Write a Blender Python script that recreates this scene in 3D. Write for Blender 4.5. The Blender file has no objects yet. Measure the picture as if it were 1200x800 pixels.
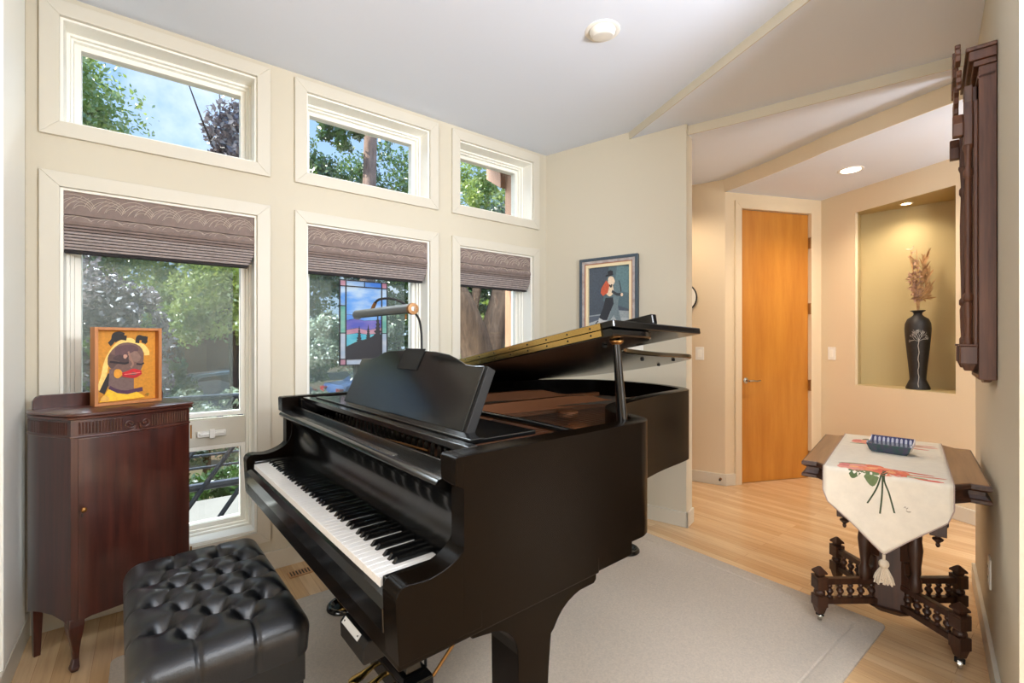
import bpy, bmesh, math, random
from math import sin, cos, pi, radians, sqrt
from mathutils import Vector, Matrix
import numpy as np

SC = bpy.context.scene
COL = SC.collection
rnd = random.Random(7)

# ------------------------------------------------------------------ camera
cam_d = bpy.data.cameras.new('camera')
cam_d.sensor_width = 36.0
cam_d.lens = 545.0 / 1200.0 * 36.0
cam_d.clip_start = 0.02
cam = bpy.data.objects.new('camera', cam_d)
COL.objects.link(cam)
cam.location = (0, 0, 1.25)
_A = math.atan(697 / 545)            # yaw of the view away from the window wall's direction
cam.rotation_euler = (radians(90), 0, _A - radians(90))
SC.camera = cam

# ------------------------------------------------------------------ light
SC.view_settings.view_transform = 'Standard'
SC.view_settings.look = 'None'
SC.view_settings.gamma = 1.0
SC.view_settings.use_curve_mapping = False
SC.view_settings.exposure = 0.0
try:
    SC.cycles.max_bounces = 8
    SC.cycles.diffuse_bounces = 5
    SC.cycles.glossy_bounces = 4
    SC.cycles.transmission_bounces = 6
    SC.cycles.transparent_max_bounces = 16
    SC.cycles.sample_clamp_indirect = 4.0
    SC.cycles.use_denoising = True
    SC.cycles.caustics_reflective = False
    SC.cycles.caustics_refractive = False
except Exception:
    pass

world = bpy.data.worlds.new('sky')
SC.world = world
world.use_nodes = True
wt = world.node_tree
wt.nodes.clear()
wo = wt.nodes.new('ShaderNodeOutputWorld')
bg = wt.nodes.new('ShaderNodeBackground')
tc = wt.nodes.new('ShaderNodeTexCoord')
sep = wt.nodes.new('ShaderNodeSeparateXYZ')
wt.links.new(tc.outputs['Generated'], sep.inputs[0])
ramp = wt.nodes.new('ShaderNodeValToRGB')
ramp.color_ramp.elements[0].position = 0.0
ramp.color_ramp.elements[0].color = (0.55, 0.72, 0.90, 1)
ramp.color_ramp.elements[1].position = 0.75
ramp.color_ramp.elements[1].color = (0.12, 0.31, 0.75, 1)
wt.links.new(sep.outputs['Z'], ramp.inputs[0])
cl = wt.nodes.new('ShaderNodeTexNoise')
cl.inputs['Scale'].default_value = 3.2
cl.inputs['Detail'].default_value = 6
cl.inputs['Roughness'].default_value = 0.6
wt.links.new(tc.outputs['Generated'], cl.inputs['Vector'])
clr = wt.nodes.new('ShaderNodeValToRGB')
clr.color_ramp.elements[0].position = 0.52
clr.color_ramp.elements[0].color = (0, 0, 0, 1)
clr.color_ramp.elements[1].position = 0.72
clr.color_ramp.elements[1].color = (0.8, 0.8, 0.8, 1)
wt.links.new(cl.outputs['Fac'], clr.inputs[0])
wm = wt.nodes.new('ShaderNodeMix')
wm.data_type = 'RGBA'
wm.inputs[7].default_value = (0.95, 0.97, 1.0, 1)
wt.links.new(clr.outputs[0], wm.inputs[0])
wt.links.new(ramp.outputs[0], wm.inputs[6])
wt.links.new(wm.outputs[2], bg.inputs['Color'])
bg.inputs['Strength'].default_value = 1.5
wt.links.new(bg.outputs[0], wo.inputs['Surface'])


def light(name, kind, loc, energy, color=(1, 1, 1), target=None, size=0.5, size_y=None, spot=None, blend=0.5, spread=None):
    d = bpy.data.lights.new(name, kind)
    d.energy = energy
    d.color = color
    o = bpy.data.objects.new(name, d)
    COL.objects.link(o)
    o.location = loc
    if kind == 'AREA':
        d.shape = 'RECTANGLE' if size_y else 'DISK'
        d.size = size
        if size_y:
            d.size_y = size_y
        if spread:
            d.spread = spread
    elif kind == 'SPOT':
        d.spot_size = spot
        d.spot_blend = blend
        d.shadow_soft_size = size
    elif kind == 'POINT':
        d.shadow_soft_size = size
    elif kind == 'SUN':
        d.angle = size
    if target is not None:
        v = Vector(target) - Vector(loc)
        o.rotation_euler = v.to_track_quat('-Z', 'Y').to_euler()
    return o


SUN_DIR = Vector((-0.72, 0.16, 0.66)).normalized()          # towards the sun
light('sun', 'SUN', (0, 0, 8), 9.0, (1.0, 0.95, 0.86), target=Vector((0, 0, 8)) - SUN_DIR, size=radians(0.6))
# added fill lamps, unseen beside and behind the camera, standing in for daylight
light('living_room_fill', 'AREA', (-3.9, -0.9, 1.55), 165, (0.97, 0.985, 1.0), target=(2.7, 1.6, 1.35), size=2.6, size_y=2.0)
light('overhead_fill', 'AREA', (1.4, -1.7, 2.74), 190, (0.96, 0.98, 1.0), target=(1.4, -1.7, 0.0), size=3.0, size_y=1.6)
light('back_fill', 'AREA', (1.70, -3.0, 1.55), 45, (0.98, 0.985, 1.0), target=(1.2, 2.4, 1.35), size=0.85, size_y=2.2)
light('stair_fill', 'AREA', (4.65, -3.0, 1.6), 70, (1.0, 0.97, 0.92), target=(3.6, 1.5, 1.3), size=0.85, size_y=2.0)
# uplights added out of view to brighten the ceiling
light('ceiling_fill', 'AREA', (1.45, -0.9, 1.80), 115, (0.86, 0.925, 1.0), target=(1.15, 0.1, 3.0), size=0.6)
light('ceiling_fill', 'AREA', (3.75, -0.9, 1.80), 36, (0.84, 0.91, 1.0), target=(3.7, -0.4, 3.0), size=0.4)
# unseen lamp added above the garden to strengthen daylight through the windows
light('garden_fill', 'AREA', (1.2, 4.9, 4.6), 1000, (0.86, 0.93, 1.0), target=(1.0, 1.6, 0.2), size=5.0, size_y=1.8)
light('hall_downlight', 'SPOT', (4.187, 1.193, 2.53), 60, (1.0, 0.80, 0.58), target=(4.187, 1.193, 0), size=0.05, spot=radians(140), blend=0.8)
light('hall_side_downlight', 'SPOT', (3.35, 2.2, 2.6), 38, (1.0, 0.82, 0.62), target=(3.35, 2.2, 0), size=0.05, spot=radians(140), blend=0.8)
light('niche_puck', 'SPOT', (4.720, 0.986, 2.325), 16, (1.0, 0.86, 0.66), target=(4.70, 0.96, 0.88), size=0.05, spot=radians(150), blend=1.0)


# ------------------------------------------------------------------ materials
def lin(c):
    out = []
    for v in c:
        v = v / 255.0
        out.append(v / 12.92 if v <= 0.04045 else ((v + 0.055) / 1.055) ** 2.4)
    return (out[0], out[1], out[2], 1.0)


def mat(name, rgb, rough=0.6, metal=0.0, var=0.0, vscale=8.0, bump=0.0, bscale=60.0, coat=0.0, stretch=None, rgb2=None, sheen=0.0, spec=None, detail=4.0):
    m = bpy.data.materials.new(name)
    m.use_nodes = True
    nt = m.node_tree
    b = nt.nodes['Principled BSDF']
    b.inputs['Base Color'].default_value = lin(rgb)
    b.inputs['Roughness'].default_value = rough
    b.inputs['Metallic'].default_value = metal
    if coat:
        b.inputs['Coat Weight'].default_value = coat
        b.inputs['Coat Roughness'].default_value = 0.12
    if sheen:
        b.inputs['Sheen Weight'].default_value = sheen
    if spec is not None:
        b.inputs['Specular IOR Level'].default_value = spec
    if var or bump or rgb2:
        t = nt.nodes.new('ShaderNodeTexCoord')
        mp = nt.nodes.new('ShaderNodeMapping')
        nt.links.new(t.outputs['Object'], mp.inputs[0])
        if stretch:
            mp.inputs['Scale'].default_value = stretch
    if var or rgb2:
        n = nt.nodes.new('ShaderNodeTexNoise')
        n.inputs['Scale'].default_value = vscale
        n.inputs['Detail'].default_value = detail
        n.inputs['Roughness'].default_value = 0.6
        nt.links.new(mp.outputs[0], n.inputs['Vector'])
        r = nt.nodes.new('ShaderNodeValToRGB')
        c = lin(rgb)
        if rgb2:
            c2 = lin(rgb2)
        else:
            c2 = tuple(min(1, v * (1 + var)) for v in c[:3]) + (1,)
            c = tuple(v * (1 - var) for v in c[:3]) + (1,)
        r.color_ramp.elements[0].position = 0.32
        r.color_ramp.elements[1].position = 0.68
        r.color_ramp.elements[0].color = c
        r.color_ramp.elements[1].color = c2
        nt.links.new(n.outputs['Fac'], r.inputs[0])
        nt.links.new(r.outputs[0], b.inputs['Base Color'])
    if bump:
        n2 = nt.nodes.new('ShaderNodeTexNoise')
        n2.inputs['Scale'].default_value = bscale
        n2.inputs['Detail'].default_value = 3
        nt.links.new(mp.outputs[0], n2.inputs['Vector'])
        bp = nt.nodes.new('ShaderNodeBump')
        bp.inputs['Strength'].default_value = bump
        bp.inputs['Distance'].default_value = 0.01
        nt.links.new(n2.outputs['Fac'], bp.inputs['Height'])
        nt.links.new(bp.outputs[0], b.inputs['Normal'])
    return m


def wood(name, dark, light_, rough=0.35, axis=2, scale=3.0, coat=0.0, fine=1.0):
    st = [14.0 * fine, 14.0 * fine, 14.0 * fine]
    st[axis] = 0.9
    return mat(name, dark, rough=rough, rgb2=light_, vscale=scale, stretch=tuple(st), coat=coat, detail=6.0)


def emit(name, rgb, strength):
    m = bpy.data.materials.new(name)
    m.use_nodes = True
    b = m.node_tree.nodes['Principled BSDF']
    b.inputs['Base Color'].default_value = lin(rgb)
    b.inputs['Emission Color'].default_value = lin(rgb)
    b.inputs['Emission Strength'].default_value = strength
    return m


def glass_mat(name, tint=(1, 1, 1), refl=1.0, veil=0.0, veil_rgb=(120, 130, 130)):
    m = bpy.data.materials.new(name)
    m.use_nodes = True
    nt = m.node_tree
    nt.nodes.clear()
    out = nt.nodes.new('ShaderNodeOutputMaterial')
    tr = nt.nodes.new('ShaderNodeBsdfTransparent')
    tr.inputs[0].default_value = (*tint, 1)
    gl = nt.nodes.new('ShaderNodeBsdfGlossy')
    gl.inputs['Roughness'].default_value = 0.02
    fr = nt.nodes.new('ShaderNodeFresnel')
    fr.inputs['IOR'].default_value = 1.35
    mu = nt.nodes.new('ShaderNodeMath')
    mu.operation = 'MULTIPLY'
    mu.inputs[1].default_value = refl
    nt.links.new(fr.outputs[0], mu.inputs[0])
    mx = nt.nodes.new('ShaderNodeMixShader')
    nt.links.new(mu.outputs[0], mx.inputs[0])
    nt.links.new(tr.outputs[0], mx.inputs[1])
    nt.links.new(gl.outputs[0], mx.inputs[2])
    last = mx
    if veil:
        df = nt.nodes.new('ShaderNodeBsdfDiffuse')
        df.inputs[0].default_value = lin(veil_rgb)
        m2 = nt.nodes.new('ShaderNodeMixShader')
        m2.inputs[0].default_value = veil
        nt.links.new(mx.outputs[0], m2.inputs[1])
        nt.links.new(df.outputs[0], m2.inputs[2])
        last = m2
    nt.links.new(last.outputs[0], out.inputs[0])
    return m


def leaf_mat(name, rgb, rgb2, trans=0.45):
    m = bpy.data.materials.new(name)
    m.use_nodes = True
    nt = m.node_tree
    nt.nodes.clear()
    out = nt.nodes.new('ShaderNodeOutputMaterial')
    t = nt.nodes.new('ShaderNodeTexCoord')
    n = nt.nodes.new('ShaderNodeTexNoise')
    n.inputs['Scale'].default_value = 2.3
    n.inputs['Detail'].default_value = 8
    nt.links.new(t.outputs['Object'], n.inputs['Vector'])
    r = nt.nodes.new('ShaderNodeValToRGB')
    r.color_ramp.elements[0].position = 0.35
    r.color_ramp.elements[1].position = 0.65
    r.color_ramp.elements[0].color = lin(rgb)
    r.color_ramp.elements[1].color = lin(rgb2)
    nt.links.new(n.outputs['Fac'], r.inputs[0])
    d = nt.nodes.new('ShaderNodeBsdfDiffuse')
    l = nt.nodes.new('ShaderNodeBsdfTranslucent')
    g = nt.nodes.new('ShaderNodeBsdfGlossy')
    g.inputs['Roughness'].default_value = 0.3
    nt.links.new(r.outputs[0], d.inputs[0])
    nt.links.new(r.outputs[0], l.inputs[0])
    mx = nt.nodes.new('ShaderNodeMixShader')
    mx.inputs[0].default_value = trans
    nt.links.new(d.outputs[0], mx.inputs[1])
    nt.links.new(l.outputs[0], mx.inputs[2])
    m2 = nt.nodes.new('ShaderNodeMixShader')
    m2.inputs[0].default_value = 0.2
    nt.links.new(mx.outputs[0], m2.inputs[1])
    nt.links.new(g.outputs[0], m2.inputs[2])
    nt.links.new(m2.outputs[0], out.inputs[0])
    return m


def floor_mat():
    m = bpy.data.materials.new('maple_strip_floor')
    m.use_nodes = True
    nt = m.node_tree
    b = nt.nodes['Principled BSDF']
    t = nt.nodes.new('ShaderNodeTexCoord')
    mp = nt.nodes.new('ShaderNodeMapping')
    mp.inputs['Rotation'].default_value = (0, 0, radians(90))
    nt.links.new(t.outputs['Object'], mp.inputs[0])
    br = nt.nodes.new('ShaderNodeTexBrick')
    br.inputs['Scale'].default_value = 1.0
    br.inputs['Brick Width'].default_value = 0.95
    br.inputs['Row Height'].default_value = 0.057
    br.inputs['Mortar Size'].default_value = 0.0006
    br.inputs['Mortar Smooth'].default_value = 0.3
    br.inputs['Bias'].default_value = 0.0
    br.offset = 0.37
    br.inputs['Color1'].default_value = lin((222, 188, 146))
    br.inputs['Color2'].default_value = lin((204, 166, 120))
    br.inputs['Mortar'].default_value = lin((160, 115, 70))
    nt.links.new(mp.outputs[0], br.inputs['Vector'])
    n = nt.nodes.new('ShaderNodeTexNoise')
    mp2 = nt.nodes.new('ShaderNodeMapping')
    mp2.inputs['Scale'].default_value = (30, 1.6, 1)
    nt.links.new(t.outputs['Object'], mp2.inputs[0])
    nt.links.new(mp2.outputs[0], n.inputs['Vector'])
    n.inputs['Scale'].default_value = 2.0
    n.inputs['Detail'].default_value = 6
    mx = nt.nodes.new('ShaderNodeMix')
    mx.data_type = 'RGBA'
    mx.blend_type = 'MULTIPLY'
    mx.inputs[0].default_value = 0.35
    nt.links.new(br.outputs['Color'], mx.inputs[6])
    r = nt.nodes.new('ShaderNodeValToRGB')
    r.color_ramp.elements[0].color = (0.55, 0.5, 0.45, 1)
    r.color_ramp.elements[1].color = (1, 1, 1, 1)
    r.color_ramp.elements[0].position = 0.3
    r.color_ramp.elements[1].position = 0.6
    nt.links.new(n.outputs['Fac'], r.inputs[0])
    nt.links.new(r.outputs[0], mx.inputs[7])
    nt.links.new(mx.outputs[2], b.inputs['Base Color'])
    b.inputs['Roughness'].default_value = 0.26
    b.inputs['Coat Weight'].default_value = 0.25
    b.inputs['Coat Roughness'].default_value = 0.2
    return m


M = {}
M['wall'] = mat('cream_wall_paint', (205, 197, 178), 0.75, bump=0.03, bscale=220)
M['hallwall'] = mat('warm_beige_wall_paint', (220, 202, 172), 0.75, bump=0.03, bscale=220)
M['niche'] = mat('olive_gold_niche_paint', (178, 160, 116), 0.75, bump=0.03, bscale=220)
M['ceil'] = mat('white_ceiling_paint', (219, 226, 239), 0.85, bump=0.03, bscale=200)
M['trim'] = mat('ivory_trim_paint', (210, 204, 189), 0.45)
M['sash'] = mat('white_sash_paint', (247, 245, 236), 0.4)
M['floor'] = floor_mat()
M['rug'] = mat('beige_wool_rug', (222, 208, 190), 0.95, var=0.10, vscale=130, bump=0.9, bscale=420, sheen=0.3, spec=0.1)
M['ebony'] = mat('satin_ebony_lacquer', (10, 10, 10), 0.15, spec=0.5)
M['ebonyrim'] = mat('rubbed_ebony_lacquer', (11, 6, 3), 0.26, spec=0.07)
M['ebonymatte'] = mat('dull_ebony', (12, 11, 11), 0.5, spec=0.25)
M['ivory'] = mat('ivory_key_top', (214, 212, 208), 0.3)
M['felt'] = mat('dark_red_felt', (72, 22, 20), 0.95)
M['plate'] = mat('bronze_piano_plate', (124, 78, 48), 0.4, metal=0.35)
M['soundboard'] = wood('spruce_soundboard', (112, 62, 36), (140, 84, 50), 0.4, axis=0)
M['string'] = mat('steel_strings', (150, 140, 125), 0.35, metal=0.9)
M['pin'] = mat('tuning_pin_steel', (95, 92, 86), 0.35, metal=0.9)
M['brass'] = mat('polished_brass', (212, 178, 108), 0.22, metal=1.0)
M['oldbrass'] = mat('worn_brass', (150, 108, 62), 0.42, metal=1.0)
M['steelgrey'] = mat('grey_lamp_steel', (104, 112, 116), 0.38, metal=0.7)
M['lampbrass'] = mat('aged_lamp_brass', (120, 84, 46), 0.5, metal=0.5)
M['plategrey'] = mat('pale_grey_plate', (176, 176, 172), 0.5)
M['chrome'] = mat('brushed_nickel', (190, 186, 178), 0.25, metal=1.0)
M['leather'] = mat('black_leather', (15, 16, 18), 0.30, bump=0.08, bscale=260)
M['mahog'] = wood('mahogany', (44, 17, 12), (74, 32, 22), 0.3, axis=2, coat=0.35)
M['mahogtop'] = wood('mahogany_top', (62, 30, 22), (84, 44, 32), 0.3, axis=0, coat=0.35)
M['walnut'] = wood('dark_walnut', (46, 26, 17), (74, 44, 28), 0.42, axis=2)
M['clockwood'] = wood('walnut_clock_case', (66, 36, 22), (104, 64, 42), 0.45, axis=2)
M['oak'] = wood('table_oak', (118, 84, 54), (146, 108, 72), 0.38, axis=0)
M['door'] = wood('honey_maple_door', (178, 112, 34), (196, 132, 50), 0.38, axis=2, scale=1.6, coat=0.15, fine=0.5)
M['hinge'] = mat('bronze_hinge', (160, 126, 84), 0.4, metal=0.9)
M['white'] = mat('white_plastic', (238, 236, 230), 0.4)
M['fabric'] = mat('taupe_blind_fabric', (132, 116, 110), 0.9, var=0.12, vscale=40, bump=0.25, bscale=300)
M['fabriclight'] = mat('pale_fold_fabric', (158, 146, 142), 0.9, var=0.15, vscale=50, bump=0.2, bscale=300)
M['fabricline'] = mat('pale_embroidery', (198, 184, 170), 0.8)
M['fabricdark'] = mat('charcoal_blind_tape', (40, 35, 36), 0.9)
M['glass'] = glass_mat('window_glass', (0.97, 0.99, 0.98), 0.8)
M['screen'] = glass_mat('insect_screen', (0.92, 0.93, 0.93), 0.0, veil=0.24, veil_rgb=(166, 174, 172))
M['finescreen'] = glass_mat('fine_insect_screen', (0.96, 0.97, 0.97), 0.0, veil=0.22, veil_rgb=(166, 174, 172))
M['cloth'] = mat('cream_linen', (226, 218, 202), 0.9, var=0.04, vscale=30, bump=0.15, bscale=500, sheen=0.2)
M['piping'] = mat('mauve_binding', (168, 150, 142), 0.9)
M['yarn'] = mat('cream_yarn', (216, 200, 176), 0.95, bump=0.6, bscale=400)
M['vase'] = mat('matt_black_glaze', (30, 28, 28), 0.5, var=0.3, vscale=60)
M['silver'] = mat('silver_inlay', (176, 172, 166), 0.4)
M['dried'] = mat('dried_grass', (168, 128, 88), 0.9, rgb2=(206, 166, 116), vscale=30)
M['dried2'] = mat('dried_flower', (138, 106, 88), 0.9, rgb2=(184, 148, 122), vscale=40)
M['glow'] = emit('lamp_glow', (255, 240, 214), 12.0)
M['glow2'] = emit('warm_lamp_glow', (255, 226, 170), 12.0)
M['rubber'] = mat('black_rubber', (20, 20, 20), 0.7)
M['ventwood'] = wood('oak_floor_vent', (172, 128, 84), (192, 148, 102), 0.5, axis=0)


# ------------------------------------------------------------------ mesh builder
class MB:
    def __init__(self):
        self.v = []
        self.f = []
        self.mi = []
        self.cur = 0

    def slot(self, i):
        self.cur = i
        return self

    def add(self, vs, fs, T=None):
        b = len(self.v)
        for p in vs:
            p = Vector(p)
            if T is not None:
                p = T @ p
            self.v.append((p.x, p.y, p.z))
        for f in fs:
            self.f.append([b + i for i in f])
            self.mi.append(self.cur)
        return self

    def box(self, lo, hi, T=None):
        x0, y0, z0 = lo
        x1, y1, z1 = hi
        vs = [(x0, y0, z0), (x1, y0, z0), (x1, y1, z0), (x0, y1, z0), (x0, y0, z1), (x1, y0, z1), (x1, y1, z1), (x0, y1, z1)]
        fs = [(0, 3, 2, 1), (4, 5, 6, 7), (0, 1, 5, 4), (1, 2, 6, 5), (2, 3, 7, 6), (3, 0, 4, 7)]
        return self.add(vs, fs, T)

    def cbox(self, c, s, T=None):
        return self.box([c[i] - s[i] / 2 for i in range(3)], [c[i] + s[i] / 2 for i in range(3)], T)

    def frustum(self, c0, s0, c1, s1, T=None):
        """box between rectangle centred c0 (size s0=(x,y)) and c1 above it"""
        vs = []
        for c, s in ((c0, s0), (c1, s1)):
            for sx, sy in ((-1, -1), (1, -1), (1, 1), (-1, 1)):
                vs.append((c[0] + sx * s[0] / 2, c[1] + sy * s[1] / 2, c[2]))
        fs = [(0, 3, 2, 1), (4, 5, 6, 7), (0, 1, 5, 4), (1, 2, 6, 5), (2, 3, 7, 6), (3, 0, 4, 7)]
        return self.add(vs, fs, T)

    def prism(self, poly, a0, a1, axis=2, T=None):
        """polygon extruded along axis; 2D coords are the other two axes in cyclic order kept as (first, second)"""
        def mk(p, a):
            if axis == 2:
                return (p[0], p[1], a)
            if axis == 1:
                return (p[0], a, p[1])
            return (a, p[0], p[1])
        n = len(poly)
        vs = [mk(p, a0) for p in poly] + [mk(p, a1) for p in poly]
        fs = [list(range(n - 1, -1, -1)), list(range(n, 2 * n))]
        for i in range(n):
            j = (i + 1) % n
            fs.append((i, j, n + j, n + i))
        return self.add(vs, fs, T)

    def loft(self, rings, closed=True, caps=True, T=None):
        n = len(rings[0])
        vs = [p for r in rings for p in r]
        fs = []
        for k in range(len(rings) - 1):
            for i in range(n if closed else n - 1):
                j = (i + 1) % n
                fs.append((k * n + i, k * n + j, (k + 1) * n + j, (k + 1) * n + i))
        if caps and closed:
            fs.append(list(range(n - 1, -1, -1)))
            fs.append([(len(rings) - 1) * n + i for i in range(n)])
        return self.add(vs, fs, T)

    def lathe(self, prof, c=(0, 0, 0), n=24, T=None, axis=2):
        rings = []
        for r, z in prof:
            ring = []
            for i in range(n):
                a = 2 * pi * i / n
                p = (r * cos(a), r * sin(a), z)
                if axis == 1:
                    p = (p[0], p[2], -p[1])
                elif axis == 0:
                    p = (p[2], p[0], p[1])
                ring.append((c[0] + p[0], c[1] + p[1], c[2] + p[2]))
            rings.append(ring)
        return self.loft(rings, T=T)

    def tube(self, pts, r, n=8, T=None, caps=True):
        pts = [Vector(p) for p in pts]
        rs = r if isinstance(r, (list, tuple)) else [r] * len(pts)
        rings = []
        up = None
        for i, p in enumerate(pts):
            d = (pts[min(i + 1, len(pts) - 1)] - pts[max(i - 1, 0)])
            if d.length < 1e-9:
                d = Vector((0, 0, 1))
            d.normalize()
            if up is None:
                up = Vector((0, 0, 1)) if abs(d.z) < 0.9 else Vector((1, 0, 0))
            x = d.cross(up)
            if x.length < 1e-6:
                x = d.orthogonal()
            x.normalize()
            y = x.cross(d)
            y.normalize()
            up = y
            rings.append([tuple(p + (x * cos(2 * pi * k / n) + y * sin(2 * pi * k / n)) * rs[i]) for k in range(n)])
        return self.loft(rings, caps=caps, T=T)

    def ball(self, c, r, n=12, T=None, sc=(1, 1, 1)):
        prof = []
        m = max(4, n // 2)
        for k in range(m + 1):
            a = -pi / 2 + pi * k / m
            prof.append((max(1e-4, cos(a)) * r, sin(a) * r))
        rings = []
        for rr, z in prof:
            rings.append([(c[0] + rr * cos(2 * pi * i / n) * sc[0], c[1] + rr * sin(2 * pi * i / n) * sc[1], c[2] + z * sc[2]) for i in range(n)])
        return self.loft(rings, T=T)

    def build(self, name, m, parent=None, smooth=False, bevel=0.0, seg=2, angle=40, loc=None, rot=None):
        me = bpy.data.meshes.new(name)
        me.from_pydata(self.v, [], self.f)
        mats = m if isinstance(m, (list, tuple)) else [m]
        for k in mats:
            me.materials.append(k)
        me.polygons.foreach_set('material_index', self.mi)
        bm = bmesh.new()
        bm.from_mesh(me)
        bmesh.ops.recalc_face_normals(bm, faces=bm.faces)
        bm.to_mesh(me)
        bm.free()
        if smooth:
            me.polygons.foreach_set('use_smooth', [True] * len(me.polygons))
            try:
                me.set_sharp_from_angle(angle=radians(angle))
            except Exception:
                pass
        me.update()
        o = bpy.data.objects.new(name, me)
        COL.objects.link(o)
        if bevel:
            md = o.modifiers.new('bevel', 'BEVEL')
            md.width = bevel
            md.segments = seg
            md.limit_method = 'ANGLE'
            md.angle_limit = radians(35)
            md.harden_normals = False
        if parent is not None:
            o.parent = parent
        if loc is not None:
            o.location = loc
        if rot is not None:
            o.rotation_euler = rot
        return o


def tag(o, label, cat, group=None, kind=None):
    o['label'] = label
    o['category'] = cat
    if group:
        o['group'] = group
    if kind:
        o['kind'] = kind
    return o


def empty(name, loc=(0, 0, 0), rz=0.0):
    o = bpy.data.objects.new(name, None)
    COL.objects.link(o)
    o.empty_display_size = 0.1
    o.location = loc
    o.rotation_euler = (0, 0, rz)
    return o


def struct(o, label=None, cat=None):
    o['kind'] = 'structure'
    if label:
        o['label'] = label
    if cat:
        o['category'] = cat
    return o


def crom(pts, k=6, closed=False):
    P = [Vector(p) for p in pts]
    out = []
    n = len(P)
    rng = range(n if closed else n - 1)
    for i in rng:
        p0 = P[(i - 1) % n] if closed or i > 0 else P[0]
        p1 = P[i]
        p2 = P[(i + 1) % n]
        p3 = P[(i + 2) % n] if closed or i + 2 < n else P[-1]
        for j in range(k):
            t = j / k
            out.append(0.5 * ((2 * p1) + (p2 - p0) * t + (2 * p0 - 5 * p1 + 4 * p2 - p3) * t * t + (3 * p1 - p0 - 3 * p2 + p3) * t ** 3))
    if not closed:
        out.append(P[-1])
    return out


def offset2(pts, d):
    """offset an open 2D polyline to its left by d"""
    out = []
    n = len(pts)
    for i, p in enumerate(pts):
        a = pts[max(i - 1, 0)]
        b = pts[min(i + 1, n - 1)]
        t = Vector((b[0] - a[0], b[1] - a[1])).normalized()
        out.append((p[0] - t.y * d, p[1] + t.x * d))
    return out


def frame_on(p, q, z=0.0):
    """matrix whose x axis runs from p to q on the ground plane, y to its left, z up, origin p"""
    d = Vector((q[0] - p[0], q[1] - p[1], 0)).normalized()
    n = Vector((-d.y, d.x, 0))
    m = Matrix(((d.x, n.x, 0, p[0]), (d.y, n.y, 0, p[1]), (0, 0, 1, z), (0, 0, 0, 1)))
    return m


def place(o, p, q, z=0.0):
    d = Vector((q[0] - p[0], q[1] - p[1]))
    o.location = (p[0], p[1], z)
    o.rotation_euler = (0, 0, math.atan2(d.y, d.x))
    return o


# ================================================================== the setting
YW = 2.826
B = MB()
B.box((-0.56, -3.2, -0.12), (6.4, 3.06, 0.0))
B.box((-4.2, -3.2, -0.12), (-0.56, 1.95, 0.0))
struct(B.build('floor', M['floor']), 'pale maple strip floor running through the room and hall', 'floor')

# window wall with six openings
WX = [(-0.305, 0.461), (0.713, 1.498), (1.734, 2.415)]
ZU = (2.212, 2.675)
ZL = (0.224, 1.927)
B = MB()
xs = [-0.56] + [v for w in WX for v in w] + [2.70]
zs = [0.0, ZL[0], ZL[1], ZU[0], ZU[1], 2.95]
for i in range(len(xs) - 1):
    for k in range(len(zs) - 1):
        hole = (i % 2 == 1) and k in (1, 3)
        if not hole:
            B.box((xs[i], YW, zs[k]), (xs[i + 1], 3.06, zs[k + 1]))
struct(B.build('wall_window', M['wall']), 'cream wall holding the six windows', 'wall')

# picture wall, its end face, and the beige hall beyond
FA, FB = (2.564, 2.826), (2.855, 1.744)
TF = frame_on(FA, FB)
LF = (Vector(FB) - Vector(FA)).length
B = MB()
B.box((-0.3, 0.0, 0.0), (LF, 0.13, 2.85), TF)
struct(B.build('wall_picture', M['wall']), 'cream wall with the framed dancers picture', 'wall')

HC = (3.943, 2.040)
HL = (3.50, 3.305)
DC = (4.889, 1.622)
NR = (4.10, -0.23)
D0, D1 = (4.089, 1.975), (4.773, 1.673)
TH = frame_on(HL, HC)
LH = (Vector(HC) - Vector(HL)).length
B = MB()
B.box((-0.3, 0.0, 0.0), (LH, 0.12, 2.80), TH)
struct(B.build('wall_hall', M['hallwall']), 'narrow beige hall wall beside the honey wooden door', 'wall')
TD = frame_on(HC, DC)
LD = (Vector(DC) - Vector(HC)).length
d0 = (Vector(D0) - Vector(HC)).length
d1 = (Vector(D1) - Vector(HC)).length
B = MB()
for lo, hi in (((0, 0, 0), (d0, 0.14, 2.7)), ((d1, 0, 0), (LD + 0.1, 0.14, 2.7)), ((d0, 0, 2.414), (d1, 0.14, 2.7))):
    B.box(lo, hi, TD)
struct(B.build('wall_door', M['hallwall']), 'beige wall around the honey wooden door', 'wall')

# niche wall (opening, and the wedge-shaped recess behind it)
TN = frame_on(DC, NR)
TNi = TN.inverted()
n0 = (TNi @ Vector((4.763, 1.325, 0))).x
n1 = (TNi @ Vector((4.477, 0.655, 0))).x
ZN = (0.880, 2.350)
LN = (Vector(NR) - Vector(DC)).length
B = MB()
for lo, hi in (((-0.1, 0, 0), (n0, 0.03, 2.7)), ((n1, 0, 0), (LN, 0.03, 2.7)), ((n0, 0, 0), (n1, 0.03, ZN[0] - 0.001)), ((n0, 0, ZN[1] + 0.001), (n1, 0.03, 2.7))):
    B.box(lo, hi, TN)
struct(B.build('wall_niche', M['hallwall']), 'beige wall with the tall lit display niche', 'wall')
NP = [(4.7667, 1.3234), (4.881, 1.317), (4.945, 0.46), (4.4807, 0.6534)]
NO = [(4.80, 1.39), (4.96, 1.37), (5.03, 0.38), (4.51, 0.57)]
B = MB()
for z0, z1, flip in ((ZN[0] - 0.04, ZN[0], 0), (ZN[1], ZN[1] + 0.04, 0)):
    B.prism([NP[0], NO[1], NO[2], NP[3]], z0, z1)
for a, b in ((0, 1), (1, 2), (2, 3)):
    B.prism([NP[a], NP[b], NO[b], NO[a]], ZN[0] - 0.04, ZN[1] + 0.04)
struct(B.build('wall_alcove', M['niche']), 'olive gold lining of the lit display niche', 'wall')

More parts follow.
